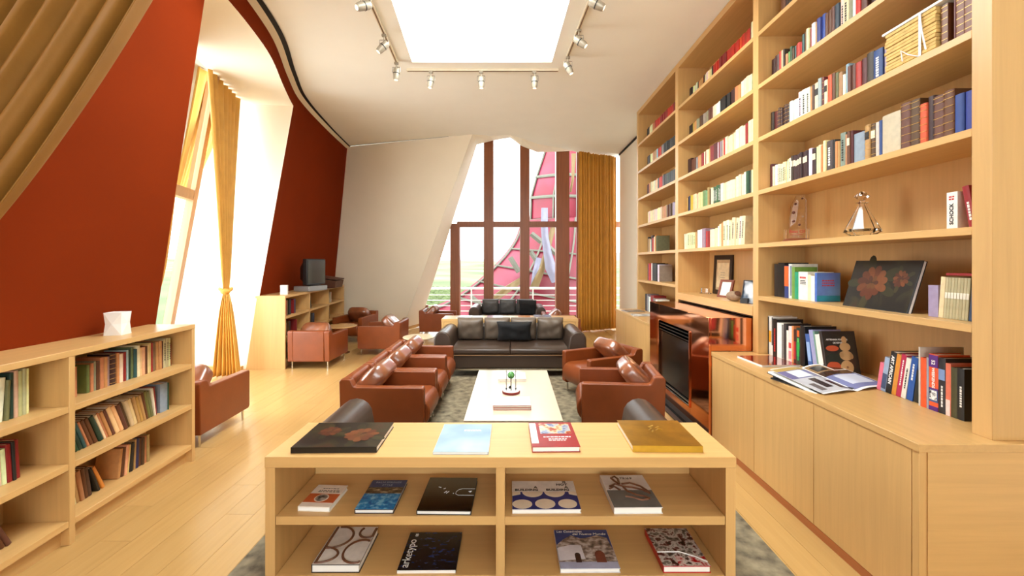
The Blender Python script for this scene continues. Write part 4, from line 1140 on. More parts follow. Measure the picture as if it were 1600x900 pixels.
# --- third shelf, nearest bay: tied paper bundle, flat books, brown books
bz = SH[3]
pb = empty('paper_bundle', (SHX+0.03, 2.165, bz), 0, 'bundle of old yellowed papers tied with white string, third shelf, nearest bay', 'papers')
yel = plain('old_paper', (214, 178, 108), 0.8, var=0.15, scale=30)
for k in range(12):
    z0 = k*0.0195
    bx('sheaf', yel, pb, random.uniform(0, .008), 0.24, random.uniform(0, .006), 0.30+random.uniform(-.008, .006), z0+0.001, z0+0.0188, bevel=0.003)
strg = plain('white_string', (236, 238, 242), 0.7)
MB().box(-0.004, -0.001, 0.075, 0.088, 0, 0.242).build('string', strg, pb)
MB().tube([(-0.006, 0.08, 0.235), (-0.012, 0.06, 0.13), (-0.006, 0.045, 0.03)], 0.004, 6).build('string', strg, pb, smooth=60)
MB().tube([(-0.006, 0.08, 0.01), (-0.010, 0.14, 0.05), (-0.012, 0.18, 0.09), (-0.008, 0.175, 0.03)], 0.003, 6).build('string', strg, pb, smooth=60)
o = MB().box(0, 0.25, 0, 0.36, 0, 0.014).build('flat_book', M['paperw'], None, bevel=0.002, loc=(SHX+0.03, 2.12, bz+0.237)); tag(o, 'white folder lying on top of the tied paper bundle', 'folder')
o = MB().box(0, 0.20, 0, 0.34, 0, 0.03).build('flat_book', cmat((140, 24, 44)), None, bevel=0.002, loc=(SHX+0.09, 2.13, bz+0.252)); tag(o, 'crimson book lying on the white folder over the paper bundle', 'book')
o = MB().box(0, 0.20, 0, 0.13, 0, 0.02).build('flat_book', cmat((112, 98, 84)), None, bevel=0.002, loc=(SHX+0.05, 1.985, bz+0.253), rot=(R(-8), 0, 0)); tag(o, 'grey booklet lying at the near end above brown spines', 'book')
for k, (t, h, c, lab) in enumerate([(0.034, 0.222, (112, 66, 36), 'brown leather book right beside the tied paper bundle'), (0.010, 0.214, (92, 24, 22), 'thin maroon book second right of the tied paper bundle'), (0.036, 0.214, (116, 62, 34), 'brown book third right of the tied paper bundle'),
        (0.036, 0.216, (120, 68, 40), 'brown book fourth right of the tied paper bundle'), (0.036, 0.240, (84, 80, 66), 'dark grey book at the right end of the third shelf')]):
    rbook(2.124-0.038*k, bz, t, h, 0.18, c, lab, back=0.05, flags='g' if k in (0, 2, 3) else '')

# --- fifth shelf, nearest bay: trophy, decanter, two books
fz = SH[1]
tr = empty('glass_trophy', (2.325, 3.45, fz), R(-18), 'clear glass plaque trophy on a brown oval base, fifth shelf', 'trophy')
MB().prism([(-0.065, 0.03), (0.068, 0.03), (0.068, 0.34), (0.045, 0.375), (-0.005, 0.375), (-0.04, 0.30), (-0.05, 0.20), (-0.055, 0.12)], 'y', -0.006, 0.006).build('plaque', M['glass'], tr, bevel=0.002)
MB().prism([(-0.050, 0.12), (-0.046, 0.20), (-0.034, 0.28), (-0.005, 0.35), (0.01, 0.33), (0.0, 0.22), (-0.012, 0.16)], 'y', -0.016, -0.008).build('relief', glass('frosted_relief', 0.25), tr, bevel=0.002)
MB().lathe([(0.10, 0), (0.102, 0.012), (0.085, 0.026), (0.05, 0.03)], 28).build('base', wood('trophy_base', (130, 70, 44), 'x'), tr, smooth=40).scale = (1, 0.55, 1)
for x in (-0.082, 0.078):
    MB().box(x-0.008, x+0.008, -0.008, 0.008, 0.026, 0.105).build('post', M['glass'], tr, bevel=0.002)
for x, z, r in ((0.035, 0.352, 0.008), (-0.012, 0.31, 0.010), (-0.026, 0.24, 0.013), (-0.026, 0.17, 0.011), (0.015, 0.14, 0.010)):
    MB().ball((x, -0.016, z), r, 10, 6).build('bead', cmat((96, 52, 34)), tr, smooth=60)
text('Best Of', 0.036, INKR, tr, (0, -0.0075, 0.085), (R(90), 0, 0))
MB().box(-0.045, 0.04, -0.0075, -0.0062, 0.058, 0.061).build('engraved_line', INKR, tr)

dc = empty('glass_decanter', (2.32, 2.80, fz), R(20), 'faceted clear glass decanter with a jewel stopper on the fifth shelf', 'decanter')
MB().lathe([(0.052, 0), (0.104, 0.035), (0.100, 0.048), (0.026, 0.205), (0.021, 0.222), (0.034, 0.226), (0.034, 0.232), (0.018, 0.234), (0.017, 0.205), (0.088, 0.052), (0.046, 0.014)], 10).build('body', M['glass'], dc)
MB().lathe([(0.014, 0.215), (0.014, 0.244), (0.045, 0.268), (0.026, 0.292), (0.004, 0.305)], 8).build('stopper', M['glass'], dc)

o = rbook(2.088, fz, 0.052, 0.185, 0.13, (240, 234, 224), 'white book lettered SCHOCK at the right end of the fifth shelf', back=0.06)
text('SCHOCK', 0.026, INK, o, (-0.026, -0.0012, 0.075), SPU, bold=0.0006); scrawl(o, INKR, -0.026, 0.158, 2, 0.026, 0.007, 'spine_h', 0.012)
o = rbook(2.035, fz, 0.03, 0.205, 0.14, (150, 20, 26), 'dark red book leaning at the right end of the fifth shelf', back=0.06, lean=-9)
scrawl(o, INKW, 0.015, 0.08, 1, 0.09, 0.010)

# --- sixth shelf, nearest bay
sz = SH[0]
y = UP[1][0]-0.06
def seq(items, z, y, back, suffix, kt=1.0, kh=1.0):
    res = []; pa_, ph_ = 0.0, 9.0
    for t, h, d, rgb, lean, lab in items:
        t *= kt; h *= kh
        a = R(lean); foot = t/math.cos(a)
        y -= max(0.0, min(ph_, h)*(math.tan(pa_)-math.tan(a))); pa_, ph_ = a, h
        at = y-foot if lean >= 0 else y
        res.append(rbook(at, z, t, h, d, rgb, lab, back, lean)); y -= foot+0.0008
    return res, y
L6, y6 = seq([
 (0.034, 0.262, 0.19, (34, 30, 30), 0, 'black glossy book at the left end of the sixth shelf'),
 (0.052, 0.272, 0.20, (20, 18, 20), 0, 'thick plain black book, second on the sixth shelf'),
 (0.034, 0.250, 0.19, (44, 60, 120), 0, 'book with orange and blue spine on the sixth shelf'),
 (0.024, 0.264, 0.21, (226, 226, 216), 0, 'white-backed tall book beside the green one, sixth shelf'),
 (0.022, 0.240, 0.18, (110, 150, 64), 0, 'leaf green book on the sixth shelf'),
 (0.028, 0.204, 0.16, (30, 148, 110), 0, 'emerald green book on the sixth shelf'),
 (0.066, 0.206, 0.20, (238, 234, 222), 0, 'thick white book with red script lettering, sixth shelf'),
 (0.022, 0.186, 0.15, (236, 220, 180), 0, 'cream paperback beside the thick white book, sixth shelf'),
 (0.024, 0.180, 0.15, (240, 236, 228), 0, 'white paperback just left of the blue sea cover, sixth shelf')], sz, y, 0.10, '', 1.55, 1.05)
band(L6[2], -0.0512, -0.0016, 0.0945, 0.2583, (226, 98, 40)); band(L6[3], -0.0186, -0.0016, 0.0210, 0.2625, (120, 130, 150))
scrawl(L6[6], INKR, -0.05, 0.165, 1, 0.07, 0.014, 'spine_h'); scrawl(L6[6], INK, -0.05, 0.145, 3, 0.06, 0.006, 'spine_h', 0.012)
# blue book with its cover to the viewer
o = tag(link_mesh('book', cover_me(0.02, 0.212, 0.175, 0, False), cmat((70, 108, 190))), 'blue book with a sea picture cover facing out, sixth shelf', 'book')
o.location = (SHX+0.10, y6-0.002, sz+0.0008); o.rotation_euler = (0, 0, R(-90))
MB().box(0.003, 0.017, 0.004, 0.170, 0.003, 0.208).build('pages', M['paper'], o)
MB().box(0.02, 0.0206, 0.002, 0.174, 0.002, 0.045).build('cover_print', cmat((42, 140, 168)), o)
MB().box(0.02, 0.0206, 0.002, 0.174, 0.045, 0.210).build('cover_print', ramp_mat('sea_sky_print', [(0.3, (84, 96, 176)), (0.7, (110, 156, 216))], 6), o)
scrawl(o, INKR, 0.085, 0.15, 3, 0.09, 0.009, 'side', 0.018, 0.021)

flower = ramp_mat('flower_print', [(0.30, (14, 11, 10)), (0.48, (22, 16, 12)), (0.58, (44, 40, 20)), (0.66, (60, 34, 18)), (0.75, (40, 20, 14))], scale=6, rough=0.3, detail=3, distort=0.6, coat=0.2)
# flower cover book leaning on the back of the sixth shelf
fbk = empty('art_book', (2.235, 2.62, sz), R(-90), 'wide black art book with a dark flower cover, leaning on the sixth shelf', 'book')
FM = Matrix.Rotation(R(-17), 4, 'X')
m = MB(); m.box(-0.235, 0.235, 0, 0.003, 0, 0.315, FM).box(-0.235, 0.235, 0.019, 0.022, 0, 0.315, FM).box(-0.235, -0.231, 0, 0.022, 0, 0.315, FM)
m.build('cover', cmat((20, 18, 18)), fbk)
MB().box(-0.230, 0.232, 0.003, 0.019, 0.003, 0.312, FM).build('pages', M['paperw'], fbk)
MB().box(-0.230, 0.225, -0.0008, 0, 0.004, 0.311, FM).build('cover_print', flower, fbk)
def bloom(par, X, cx, cy, sc, seed):
    # overlapping petals and leaves printed on the flower cover; X maps cover (x, y, lift) to the book
    rr = random.Random(seed); k = 0
    def petal(ang, r0, ln, wd, rgb):
        nonlocal k; k += 1
        pts = []
        for i in range(14):
            t = 2*math.pi*i/14
            u = r0 + ln*(0.5+0.5*math.cos(t)); v = wd*math.sin(t)*(0.6+0.4*math.cos(t*0.5)**2)
            pts.append(X((cx+sc*(u*math.cos(ang)-v*math.sin(ang)), cy+sc*(u*math.sin(ang)+v*math.cos(ang)), 0.0003+0.00006*k)))
        MB().add(pts, [tuple(range(14))]).build('cover_petal', cmat(rgb, 0.3), par)
    for a in range(5): petal(a*1.35+0.5, 0.035, 0.075, 0.020, rr.choice([(44, 42, 20), (54, 48, 22), (34, 36, 18)]))
    for a in range(11): petal(a*0.571+0.2, 0.012, rr.uniform(0.045, 0.058), 0.018, rr.choice([(88, 40, 18), (98, 50, 22), (74, 32, 16), (110, 60, 28)]))
    for a in range(6): petal(a*1.05, 0.002, 0.026, 0.010, rr.choice([(66, 30, 16), (92, 56, 24)]))
bloom(fbk, lambda p: FM @ Vector((p[0], -0.0008-p[2], p[1])), -0.06, 0.17, 1.7, 1)
bloom(fbk, lambda p: FM @ Vector((p[0], -0.0008-p[2], p[1])), 0.13, 0.20, 0.8, 2)
R6, _ = seq([
 (0.052, 0.168, 0.15, (158, 142, 172), 0, 'lavender book standing left of the beige magazine set, sixth shelf'),
 (0.024, 0.214, 0.16, (226, 204, 158), 4, 'pale cream end volume of the beige set on the sixth shelf')], sz, 2.275, 0.10, '')
yb = 2.275-0.052-0.026
for k in range(8):
    o = rbook(yb-0.0148, sz, 0.0138, 0.212, 0.16, (176, 166, 128) if k % 2 else (186, 174, 136), 'beige volume of the matching magazine set, %s from its left, sixth shelf' % ORD[k], back=0.10, lean=4)
    o['group'] = 'matching beige magazine set'; band(o, -0.0125, -0.0013, 0.105, 0.135, (236, 230, 212)); yb -= 0.0148
o = rbook(yb-0.026, sz, 0.022, 0.205, 0.16, (44, 64, 92), 'blue marbled book at the right end of the sixth shelf', back=0.10, lean=5)
o = MB().box(0, 0.18, 0, 0.20, 0, 0.012).build('flat_book', cmat((150, 26, 30)), None, loc=(SHX+0.11, 1.99, sz+0.223)); tag(o, 'red booklet lying on top of the beige magazine set', 'book')

# --- cabinet top: left group
wz = WTZ
LG, yg = seq([
 (0.046, 0.305, 0.21, (226, 222, 214), 0, 'white and orange striped tall book at the left end of the worktop'),
 (0.040, 0.292, 0.22, (22, 20, 22), 0, 'black book with red spine lettering on the worktop'),
 (0.058, 0.268, 0.20, (238, 236, 230), 0, 'thick white book with grey spotted edge on the worktop'),
 (0.024, 0.272, 0.20, (52, 50, 52), 0, 'charcoal book right of the thick white book, worktop'),
 (0.018, 0.226, 0.18, (240, 230, 214), 0, 'short cream book between charcoal and pink spines, worktop'),
 (0.026, 0.262, 0.20, (236, 214, 212), 0, 'white book with pink and red spine print, worktop'),
 (0.014, 0.268, 0.20, (224, 140, 84), 0, 'slim orange book on the worktop'),
 (0.022, 0.246, 0.19, (66, 36, 28), 0, 'dark brown book right of the slim orange one, worktop'),
 (0.030, 0.262, 0.20, (44, 60, 48), 0, 'book with a green cactus-shaped spine print on the worktop'),
 (0.036, 0.285, 0.24, (18, 17, 18), 0, 'tall black book before the leaning blue one, worktop'),
 (0.030, 0.236, 0.18, (58, 96, 164), -9, 'leaning blue book on the worktop'),
 (0.028, 0.272, 0.21, (158, 160, 200), -11, 'leaning lavender book with a green back on the worktop'),
 (0.012, 0.268, 0.21, (110, 150, 134), -11, 'leaning slim sage green book on the worktop'),
 (0.022, 0.250, 0.19, (238, 234, 222), -11, 'leaning white book, first of two, on the worktop'),
 (0.022, 0.258, 0.19, (244, 240, 230), -11, 'leaning white book, second of two, on the worktop')], wz, UP[1][0]-0.004, 0.08, '', 1.45, 1.08)
band(LG[0], -0.0580, -0.0174, 0.1080, 0.2052, (232, 160, 40)); band(LG[0], -0.0653, -0.0493, 0.0000, 0.3240, (60, 56, 54)); band(LG[0], -0.0116, -0.0014, 0.0864, 0.3240, (30, 30, 30))
scrawl(LG[1], INKR, -0.03, 0.14, 1, 0.20, 0.016)
band(LG[2], -0.0203, -0.0014, 0.0043, 0.2830, (120, 116, 112)); band(LG[5], -0.0348, -0.0043, 0.1080, 0.1512, (214, 60, 64)); band(LG[5], -0.0348, -0.0043, 0.0216, 0.0864, (226, 130, 140))
for z0, z1, wd, c in ((0.03, 0.06, 0.006, (40, 150, 80)), (0.06, 0.10, 0.009, (50, 170, 80)), (0.10, 0.16, 0.011, (40, 160, 70)), (0.16, 0.19, 0.007, (90, 190, 90)), (0.20, 0.245, 0.009, (222, 98, 36))):
    band(LG[8], -0.0218-wd*1.4, -0.0218+wd*1.4, z0*1.08, z1*1.08, c)
band(LG[7], -0.0261, -0.0058, 0.0324, 0.1728, (186, 40, 46)); band(LG[10], 0.0058, 0.0377, 0.0540, 0.1944, (150, 180, 220))
# book with wooden toy figures on its cover
o = rbook(yg-0.012, wz, 0.026, 0.305, 0.235, (46, 38, 34), 'leaning book ARTESANIA POPULAR with stacked clay figures on its cover', back=0.06, lean=-12)
MB().box(0.026, 0.0268, 0.008, 0.222, 0.002, 0.283).build('cover_print', ramp_mat('craft_print', [(0.35, (34, 28, 26)), (0.55, (54, 50, 42)), (0.7, (84, 52, 36))], 8, rough=0.4), o)
text('ARTESANIA POPULAR', 0.0155, INKW, o, (0.0274, 0.10, 0.245), FAC, bold=0.0003); text('DE ESPAÑA', 0.0155, INKW, o, (0.0274, 0.11, 0.222), FAC, bold=0.0003)
clay = plain('clay_print', (206, 164, 110), 0.6); clayr = plain('red_clay_print', (196, 84, 48), 0.5)
def disc_x(o, y, z, ry, rz, mat, x=0.0274, name='cover_figure'):
    n = 18; MB().prism([(y+ry*math.cos(2*math.pi*k/n), z+rz*math.sin(2*math.pi*k/n)) for k in range(n)], 'x', x-0.0006, x+0.0004).build(name, mat, o)
disc_x(o, 0.06, 0.185, 0.045, 0.02, clayr); disc_x(o, 0.055, 0.055, 0.05, 0.04, clayr); disc_x(o, 0.06, 0.12, 0.055, 0.03, cmat((36, 44, 36)))
for (yy, zz, ry, rz) in ((0.145, 0.055, 0.045, 0.046), (0.15, 0.135, 0.046, 0.034), (0.15, 0.195, 0.038, 0.030), (0.15, 0.243, 0.018, 0.026), (0.118, 0.14, 0.014, 0.02), (0.185, 0.13, 0.014, 0.02)):
    disc_x(o, yy, zz, ry, rz, clay, 0.0280)
disc_x(o, 0.147, 0.055, 0.008, 0.008, cmat((150, 104, 66)), 0.0288)

# --- cabinet top: right group
RG, _ = seq([
 (0.024, 0.205, 0.17, (226, 110, 130), 9, 'pink book at the left of the right-hand worktop group'),
 (0.030, 0.250, 0.20, (150, 166, 190), 9, 'pale blue book beside the pink one on the worktop'),
 (0.036, 0.300, 0.22, (26, 24, 24), 9, 'black book lettered ART AFRICAIN on the worktop'),
 (0.026, 0.292, 0.22, (206, 136, 44), 9, 'ochre book right of ART AFRICAIN on the worktop'),
 (0.028, 0.300, 0.22, (176, 32, 70), 9, 'crimson book on the worktop'),
 (0.026, 0.282, 0.21, (226, 220, 206), 9, 'off-white book between crimson and blue ones on the worktop'),
 (0.034, 0.298, 0.23, (34, 82, 158), 8, 'blue book standing on the worktop right group'),
 (0.044, 0.210, 0.20, (32, 34, 28), 6, 'short dark green-black book before the orange one, worktop')], wz, 2.645, 0.14, '', 1.1, 0.86)
text('ART AFRICAIN', 0.027, INKW, RG[2], (-0.020, -0.0012, 0.145), SPD, bold=0.0009)
scrawl(RG[4], INKW, -0.014, 0.15, 1, 0.16, 0.006); scrawl(RG[5], INK, -0.013, 0.12, 1, 0.12, 0.006)
scrawl(RG[6], INKW, -0.018, 0.17, 1, 0.10, 0.009); band(RG[1], -0.0308, -0.0022, 0.0172, 0.1118, (60, 74, 104))
RH, _ = seq([
 (0.010, 0.315, 0.24, (206, 200, 190), 0, 'slim grey-edged tall book behind the orange one, worktop'),
 (0.030, 0.262, 0.20, (224, 84, 32), 0, 'bright orange book on the worktop'),
 (0.012, 0.270, 0.20, (150, 150, 160), 0, 'slim grey book left of 52 WEEKENDS'),
 (0.046, 0.292, 0.17, (222, 84, 36), 0, 'thick purple and orange book lettered 52 WEEKENDS on the worktop'),
 (0.034, 0.282, 0.21, (40, 34, 38), 0, 'dark book with a pale blue spine patch right of 52 WEEKENDS'),
 (0.024, 0.262, 0.18, (214, 110, 84), 0, 'salmon pink spine near the right end of the worktop'),
 (0.028, 0.248, 0.18, (70, 66, 34), 0, 'dark olive book near the right end of the worktop'),
 (0.030, 0.252, 0.17, (26, 24, 22), 0, 'black book at the right end of the worktop')], wz, 2.345, 0.115, '', 1.08, 1.03)
W52 = RH[3]
band(W52, -0.0491, -0.0005, 0.2318, 0.2966, (84, 30, 120)); band(W52, -0.0491, -0.0005, 0.0464, 0.1112, (60, 84, 130)); band(W52, -0.0491, -0.0005, 0.0000, 0.0227, (84, 30, 120)); band(W52, -0.0491, -0.0005, 0.1112, 0.1195, (84, 30, 120))
MB().box(-0.045, -0.006, -0.0016, 0.003, 0.057, 0.108).build('spine_picture', ramp_mat('photo_print', [(0.4, (30, 30, 30)), (0.55, (236, 236, 232))], 60), W52)
text('52', 0.026, INKW, W52, (-0.025, -0.0016, 0.258), SPD, bold=0.0006); text('WEEKENDS', 0.021, INKW, W52, (-0.025, -0.0012, 0.175), SPD, bold=0.0006)
band(RH[4], -0.0346, -0.0022, 0.1751, 0.2318, (120, 146, 190)); band(RH[5], -0.0238, -0.0022, 0.0000, 0.0824, (236, 206, 196))
scrawl(RH[7], INKW, -0.015, 0.12, 1, 0.11, 0.009); scrawl(RH[4], INKW, -0.017, 0.09, 1, 0.11, 0.008)
o = MB().box(0, 0.20, 0, 0.20, 0, 0.014).build('flat_book', cmat((24, 22, 22)), None, bevel=0.002, loc=(SHX+0.10, 1.972, wz+0.3165)) if False else None

# --- flat things on the worktop
def flat(name, loc, rz, w, d, t, rgb, top, label, cat='book', pages=True, open_side=1):
    """book lying on its back: local x = width (spine at -x), y = height of the page, z = thickness"""
    bt = min(0.0028, t*0.2)
    prof = [(-w/2, 0), (w/2, 0), (w/2, bt), (-w/2+bt, bt), (-w/2+bt, t-bt), (w/2, t-bt), (w/2, t), (-w/2, t)]
    o = link_mesh(name, MB().prism(prof, 'y', -d/2, d/2).mesh(name), cmat(rgb, 0.35)); o.location = loc; o.rotation_euler = (0, 0, rz)
    MB().box(-w/2+bt, w/2-0.004, -d/2+0.003, d/2-0.003, bt, t-bt).build('pages', M['paperw'], o)
    if top is not None:
        MB().box(-w/2+0.001, w/2-0.001, -d/2+0.001, d/2-0.001, t, t+0.0006).build('cover_print', top, o)
    return tag(o, label, cat)
red_reflection = plain('red_reflection_top', (128, 30, 28), 0.06, var=0.15, scale=3, coat=1.0)  # red reflection in the tablet's glass, put into the colour of its top
flat('flat_book', (2.035, 3.365, wz), R(-88), 0.33, 0.30, 0.016, (226, 214, 204), red_reflection, 'flat tablet with a painted red reflection, on the worktop beside the fireplace')
ob = empty('open_book', (2.075, 2.775, wz), R(17), 'large open picture book on a black stand on the worktop', 'book')
TM = Matrix.Translation((0, 0, 0.012)) @ Matrix.Rotation(R(9), 4, 'X')
bx('stand', M['plastic'], ob, -0.27, 0.27, -0.15, 0.19, 0.0, 0.010)
MB().add([(-0.25, 0.19, 0.0), (0.25, 0.19, 0), (0.25, 0.19, 0.036), (-0.25, 0.19, 0.036), (-0.25, 0.16, 0), (0.25, 0.16, 0), (0.25, 0.16, 0.032), (-0.25, 0.16, 0.032)], [(0, 1, 2, 3), (4, 7, 6, 5), (3, 2, 6, 7), (0, 4, 5, 1), (0, 3, 7, 4), (1, 5, 6, 2)]).build('stand_support', M['plastic'], ob)
def page(s, x0, x1, y0, y1, dz=0.0):
    def fn(u, v):
        q = lerp(x0, x1, u)
        x = s*q*0.285; z = 0.016 + 0.022*math.sin(min(1, q*2.2)*math.pi*0.5)*(1-q*0.55) + dz
        p = TM @ Vector((x, lerp(-0.18, 0.19, lerp(y0, y1, v)), z)); return tuple(p)
    return fn
for s_ in (-1, 1):
    MB().grid(page(s_, 0, 1, 0, 1), 12, 4).build('page', M['paperw'], ob, smooth=60)
def patch(s, x0, x1, y0, y1, rgb, k=1):
    MB().grid(page(s, x0, x1, y0, y1, 0.0004*k), 8, 3).build('page_photo', plain('page_photo_%d_%d_%d' % rgb, rgb, 0.2, var=0.12, scale=6), ob, smooth=60)
patch(-1, 0.02, 0.99, 0.03, 0.55, (206, 206, 212)); patch(-1, 0.02, 0.99, 0.55, 0.86, (118, 116, 160)); patch(-1, 0.30, 0.75, 0.58, 0.84, (238, 240, 246), 2); patch(-1, 0.02, 0.99, 0.86, 0.98, (190, 160, 96))
patch(-1, 0.10, 0.30, 0.10, 0.40, (52, 42, 44), 2); patch(-1, 0.42, 0.62, 0.16, 0.50, (66, 54, 54), 2); patch(-1, 0.70, 0.86, 0.10, 0.34, (120, 112, 112), 2)
patch(1, 0.02, 0.98, 0.05, 0.55, (126, 132, 176)); patch(1, 0.20, 0.90, 0.18, 0.52, (214, 220, 236), 2); patch(1, 0.02, 0.98, 0.55, 0.70, (74, 52, 40)); patch(1, 0.02, 0.55, 0.70, 0.97, (150, 120, 84)); patch(1, 0.10, 0.45, 0.74, 0.92, (44, 38, 36), 2); patch(1, 0.60, 0.96, 0.72, 0.96, (96, 70, 52))
m = MB(); m.box(-0.29, 0.29, -0.185, 0.195, 0, 0.010, TM); m.build('page_block', M['paperw'], ob)
m = MB(); m.box(-0.295, 0.295, -0.188, 0.198, -0.003, 0, TM); m.build('cover', cmat((30, 28, 30)), ob)

# --- mantel: frames, stone, photo
mz = 1.213
def frame(loc, rz, tilt, w, h, bw, fm, pm, label, lines=0):
    f = empty('picture_frame', loc, rz, label, 'picture frame')
    X = Matrix.Rotation(R(-tilt), 4, 'X')
    for (a, b, c, d) in ((-w/2, w/2, 0, bw), (-w/2, w/2, h-bw, h), (-w/2, -w/2+bw, bw, h-bw), (w/2-bw, w/2, bw, h-bw)):
        m = MB(); m.box(a, b, 0, 0.02, c, d, X); m.build('frame_bar', fm, f)
    m = MB(); m.box(-w/2+bw, w/2-bw, 0.008, 0.016, bw, h-bw, X); m.build('mount', cmat((206, 178, 134)) if lines else pm, f)
    if lines:
        m = MB(); m.box(-w/2+bw+0.03, w/2-bw-0.03, 0.006, 0.008, bw+0.03, h-bw-0.04, X); m.build('print', pm, f)
        m = MB()
        for k in range(lines): m.box(-w*0.12, w*0.12, 0.0052, 0.006, h*0.3+k*0.03, h*0.3+k*0.03+0.005, X)
        m.build('print_lines', cmat((150, 140, 120)), f)
    return f
frame((2.505, 5.06, mz), R(-90), 3, 0.44, 0.475, 0.055, cmat((34, 22, 16)), cmat((238, 220, 178)), 'large dark-framed print standing at the back of the mantel', 5)
frame((2.33, 4.66, mz), R(-66), 18, 0.17, 0.205, 0.024, cmat((126, 64, 42)), cmat((238, 232, 220)), 'small brown-framed picture leaning on the mantel behind the stone')
st_ = empty('stone_vase', (2.215, 4.22, mz), R(-75), 'flattened brown stone vase with an oval mouth on the mantel', 'vase')
MB().ball((0, 0, 0.05), 0.05, 20, 12, (1.85, 0.9, 1.0)).build('body', plain('grey_brown_stone', (140, 116, 92), 0.7, var=0.15, scale=30), st_, smooth=80)
MB().lathe([(0.03, 0), (0.03, 0.003)], 16, (0, 0, 0)).build('mouth', cmat((88, 52, 34)), st_, loc=(0.066, -0.012, 0.082), rot=(R(20), R(38), 0))
ph = frame((2.225, 3.93, mz), R(-58), 14, 0.20, 0.225, 0.006, cmat((60, 60, 62)), ramp_mat('bright_photo', [(0.35, (60, 80, 100)), (0.5, (226, 232, 238)), (0.7, (248, 248, 248))], 7, rough=0.2, detail=2), 'frameless bright photograph leaning at the right end of the mantel')
bx('base_block', M['plastic'], ph, -0.10, -0.03, -0.008, 0.03, 0.0, 0.05)
gb = empty('glass_block', (2.40, 5.24, mz), R(-60), 'small clear glass block at the left end of the mantel', 'ornament')
bx('block', M['glass'], gb, -0.05, 0.05, -0.02, 0.02, 0, 0.07, bevel=0.003)
bx('foot', M['glass'], gb, -0.06, 0.06, -0.03, 0.03, -0.0, 0.008)
# magazines on the far worktop
flat('magazine', (1.97, 6.86, WTZ), R(-80), 0.23, 0.30, 0.012, (90, 70, 60), ramp_mat('dark_mag', [(0.4, (60, 44, 40)), (0.6, (150, 130, 110))], 9), 'dark magazine lying on the far worktop', 'magazine')
flat('magazine', (1.95, 6.33, WTZ), R(-95), 0.23, 0.30, 0.010, (150, 150, 150), ramp_mat('grey_mag', [(0.4, (120, 116, 112)), (0.6, (236, 234, 230))], 9), 'grey magazine on the far worktop near the fireplace', 'magazine')

# ================================================================== DISPLAY CONSOLE BOOKS
fl_b = flat('art_book', (-0.745, 1.895, CH), R(91), 0.272, 0.356, 0.024, (18, 15, 14), flower, 'large dark flower-cover art book at the left end of the console top')
bloom(fl_b, lambda p: Vector((p[1], -p[0], 0.0247+p[2])), 0.07, -0.01, 1.15, 3)
bloom(fl_b, lambda p: Vector((p[1], -p[0], 0.0247+p[2])), -0.08, 0.03, 0.8, 4)
b_ = flat('art_book', (-0.212, 1.895, CH), 0, 0.230, 0.300, 0.011, (200, 212, 218), ramp_mat('misty_blue', [(0.3, (124, 152, 180)), (0.5, (150, 176, 186)), (0.7, (176, 190, 198))], 4, rough=0.5, detail=3), 'pale misty blue book on the console top')
scrawl(b_, INKW, 0.03, 0.075, 2, 0.08, 0.005, 'flat', 0.011, 0.0118)
r_ = flat('art_book', (0.183, 1.900, CH), R(1), 0.202, 0.268, 0.024, (150, 24, 24), None, 'dark red illustrated book on the console top')
MB().box(-0.055, 0.085, 0.0, 0.115, 0.024, 0.0248).build('cover_picture', ramp_mat('painting_print', [(0.3, (40, 60, 110)), (0.45, (150, 160, 180)), (0.55, (220, 190, 140)), (0.65, (170, 60, 40)), (0.8, (70, 90, 60))], 26, rough=0.2, detail=4), r_)
MB().box(-0.10, -0.07, -0.10, 0.12, 0.024, 0.0246).build('cover_strip', M['paperw'], r_)
scrawl(r_, INKW, 0.015, -0.040, 1, 0.12, 0.008, 'flat', 0.014, 0.0241); scrawl(r_, INKW, 0.015, -0.060, 2, 0.08, 0.006, 'flat', 0.014, 0.0241)
g_ = flat('art_book', (0.654, 1.910, CH), R(89), 0.288, 0.292, 0.026, (196, 150, 40), plain('gold_leaf', (186, 138, 40), 0.28, 0.85, var=0.25, scale=9), 'thick gold-covered book at the right end of the console top')
strokes(g_, [[(0.02, 0.03), (0.045, 0.01), (0.06, 0.02), (0.075, -0.005)], [(0.015, 0.0), (0.04, -0.02), (0.03, -0.035)], [(0.05, -0.01), (0.065, -0.03)], [(0.0, 0.02), (0.02, 0.01)]], 0.0262, 0.0035, plain('gold_emboss', (220, 186, 96), 0.3, 0.9), 'embossed_mark')
# upper shelf
w_ = flat('paperback', (-0.821, 1.845, S1), R(-3), 0.137, 0.172, 0.020, (236, 226, 210), cmat((238, 226, 212)), 'small white and orange paperback on the console upper shelf')
MB().box(-0.067, 0.067, -0.055, 0.012, 0.0206, 0.0212).build('cover_band', cmat((196, 92, 44)), w_)
def disc_z(o, x, y, rx, ry, z, mat, name='cover_figure', n=20, h=0.0005):
    MB().prism([(x+rx*math.cos(2*math.pi*k/n), y+ry*math.sin(2*math.pi*k/n)) for k in range(n)], 'z', z, z+h).build(name, mat, o)
disc_z(w_, 0.0, -0.021, 0.030, 0.030, 0.0212, cmat((222, 206, 186))); disc_z(w_, 0.0, -0.021, 0.025, 0.025, 0.0217, ramp_mat('portrait_print', [(0.4, (40, 36, 34)), (0.6, (170, 160, 150))], 40))
scrawl(w_, INK, 0.008, 0.052, 1, 0.075, 0.004, 'flat', 0.01, 0.0207); scrawl(w_, INK, 0.008, 0.036, 2, 0.095, 0.004, 'flat', 0.010, 0.0207)
p_ = flat('art_book', (-0.570, 1.862, S1), 0, 0.161, 0.235, 0.018, (30, 28, 34), cmat((52, 66, 108)), 'book PALM SPRINGS STYLE with a blue pool cover, console upper shelf')
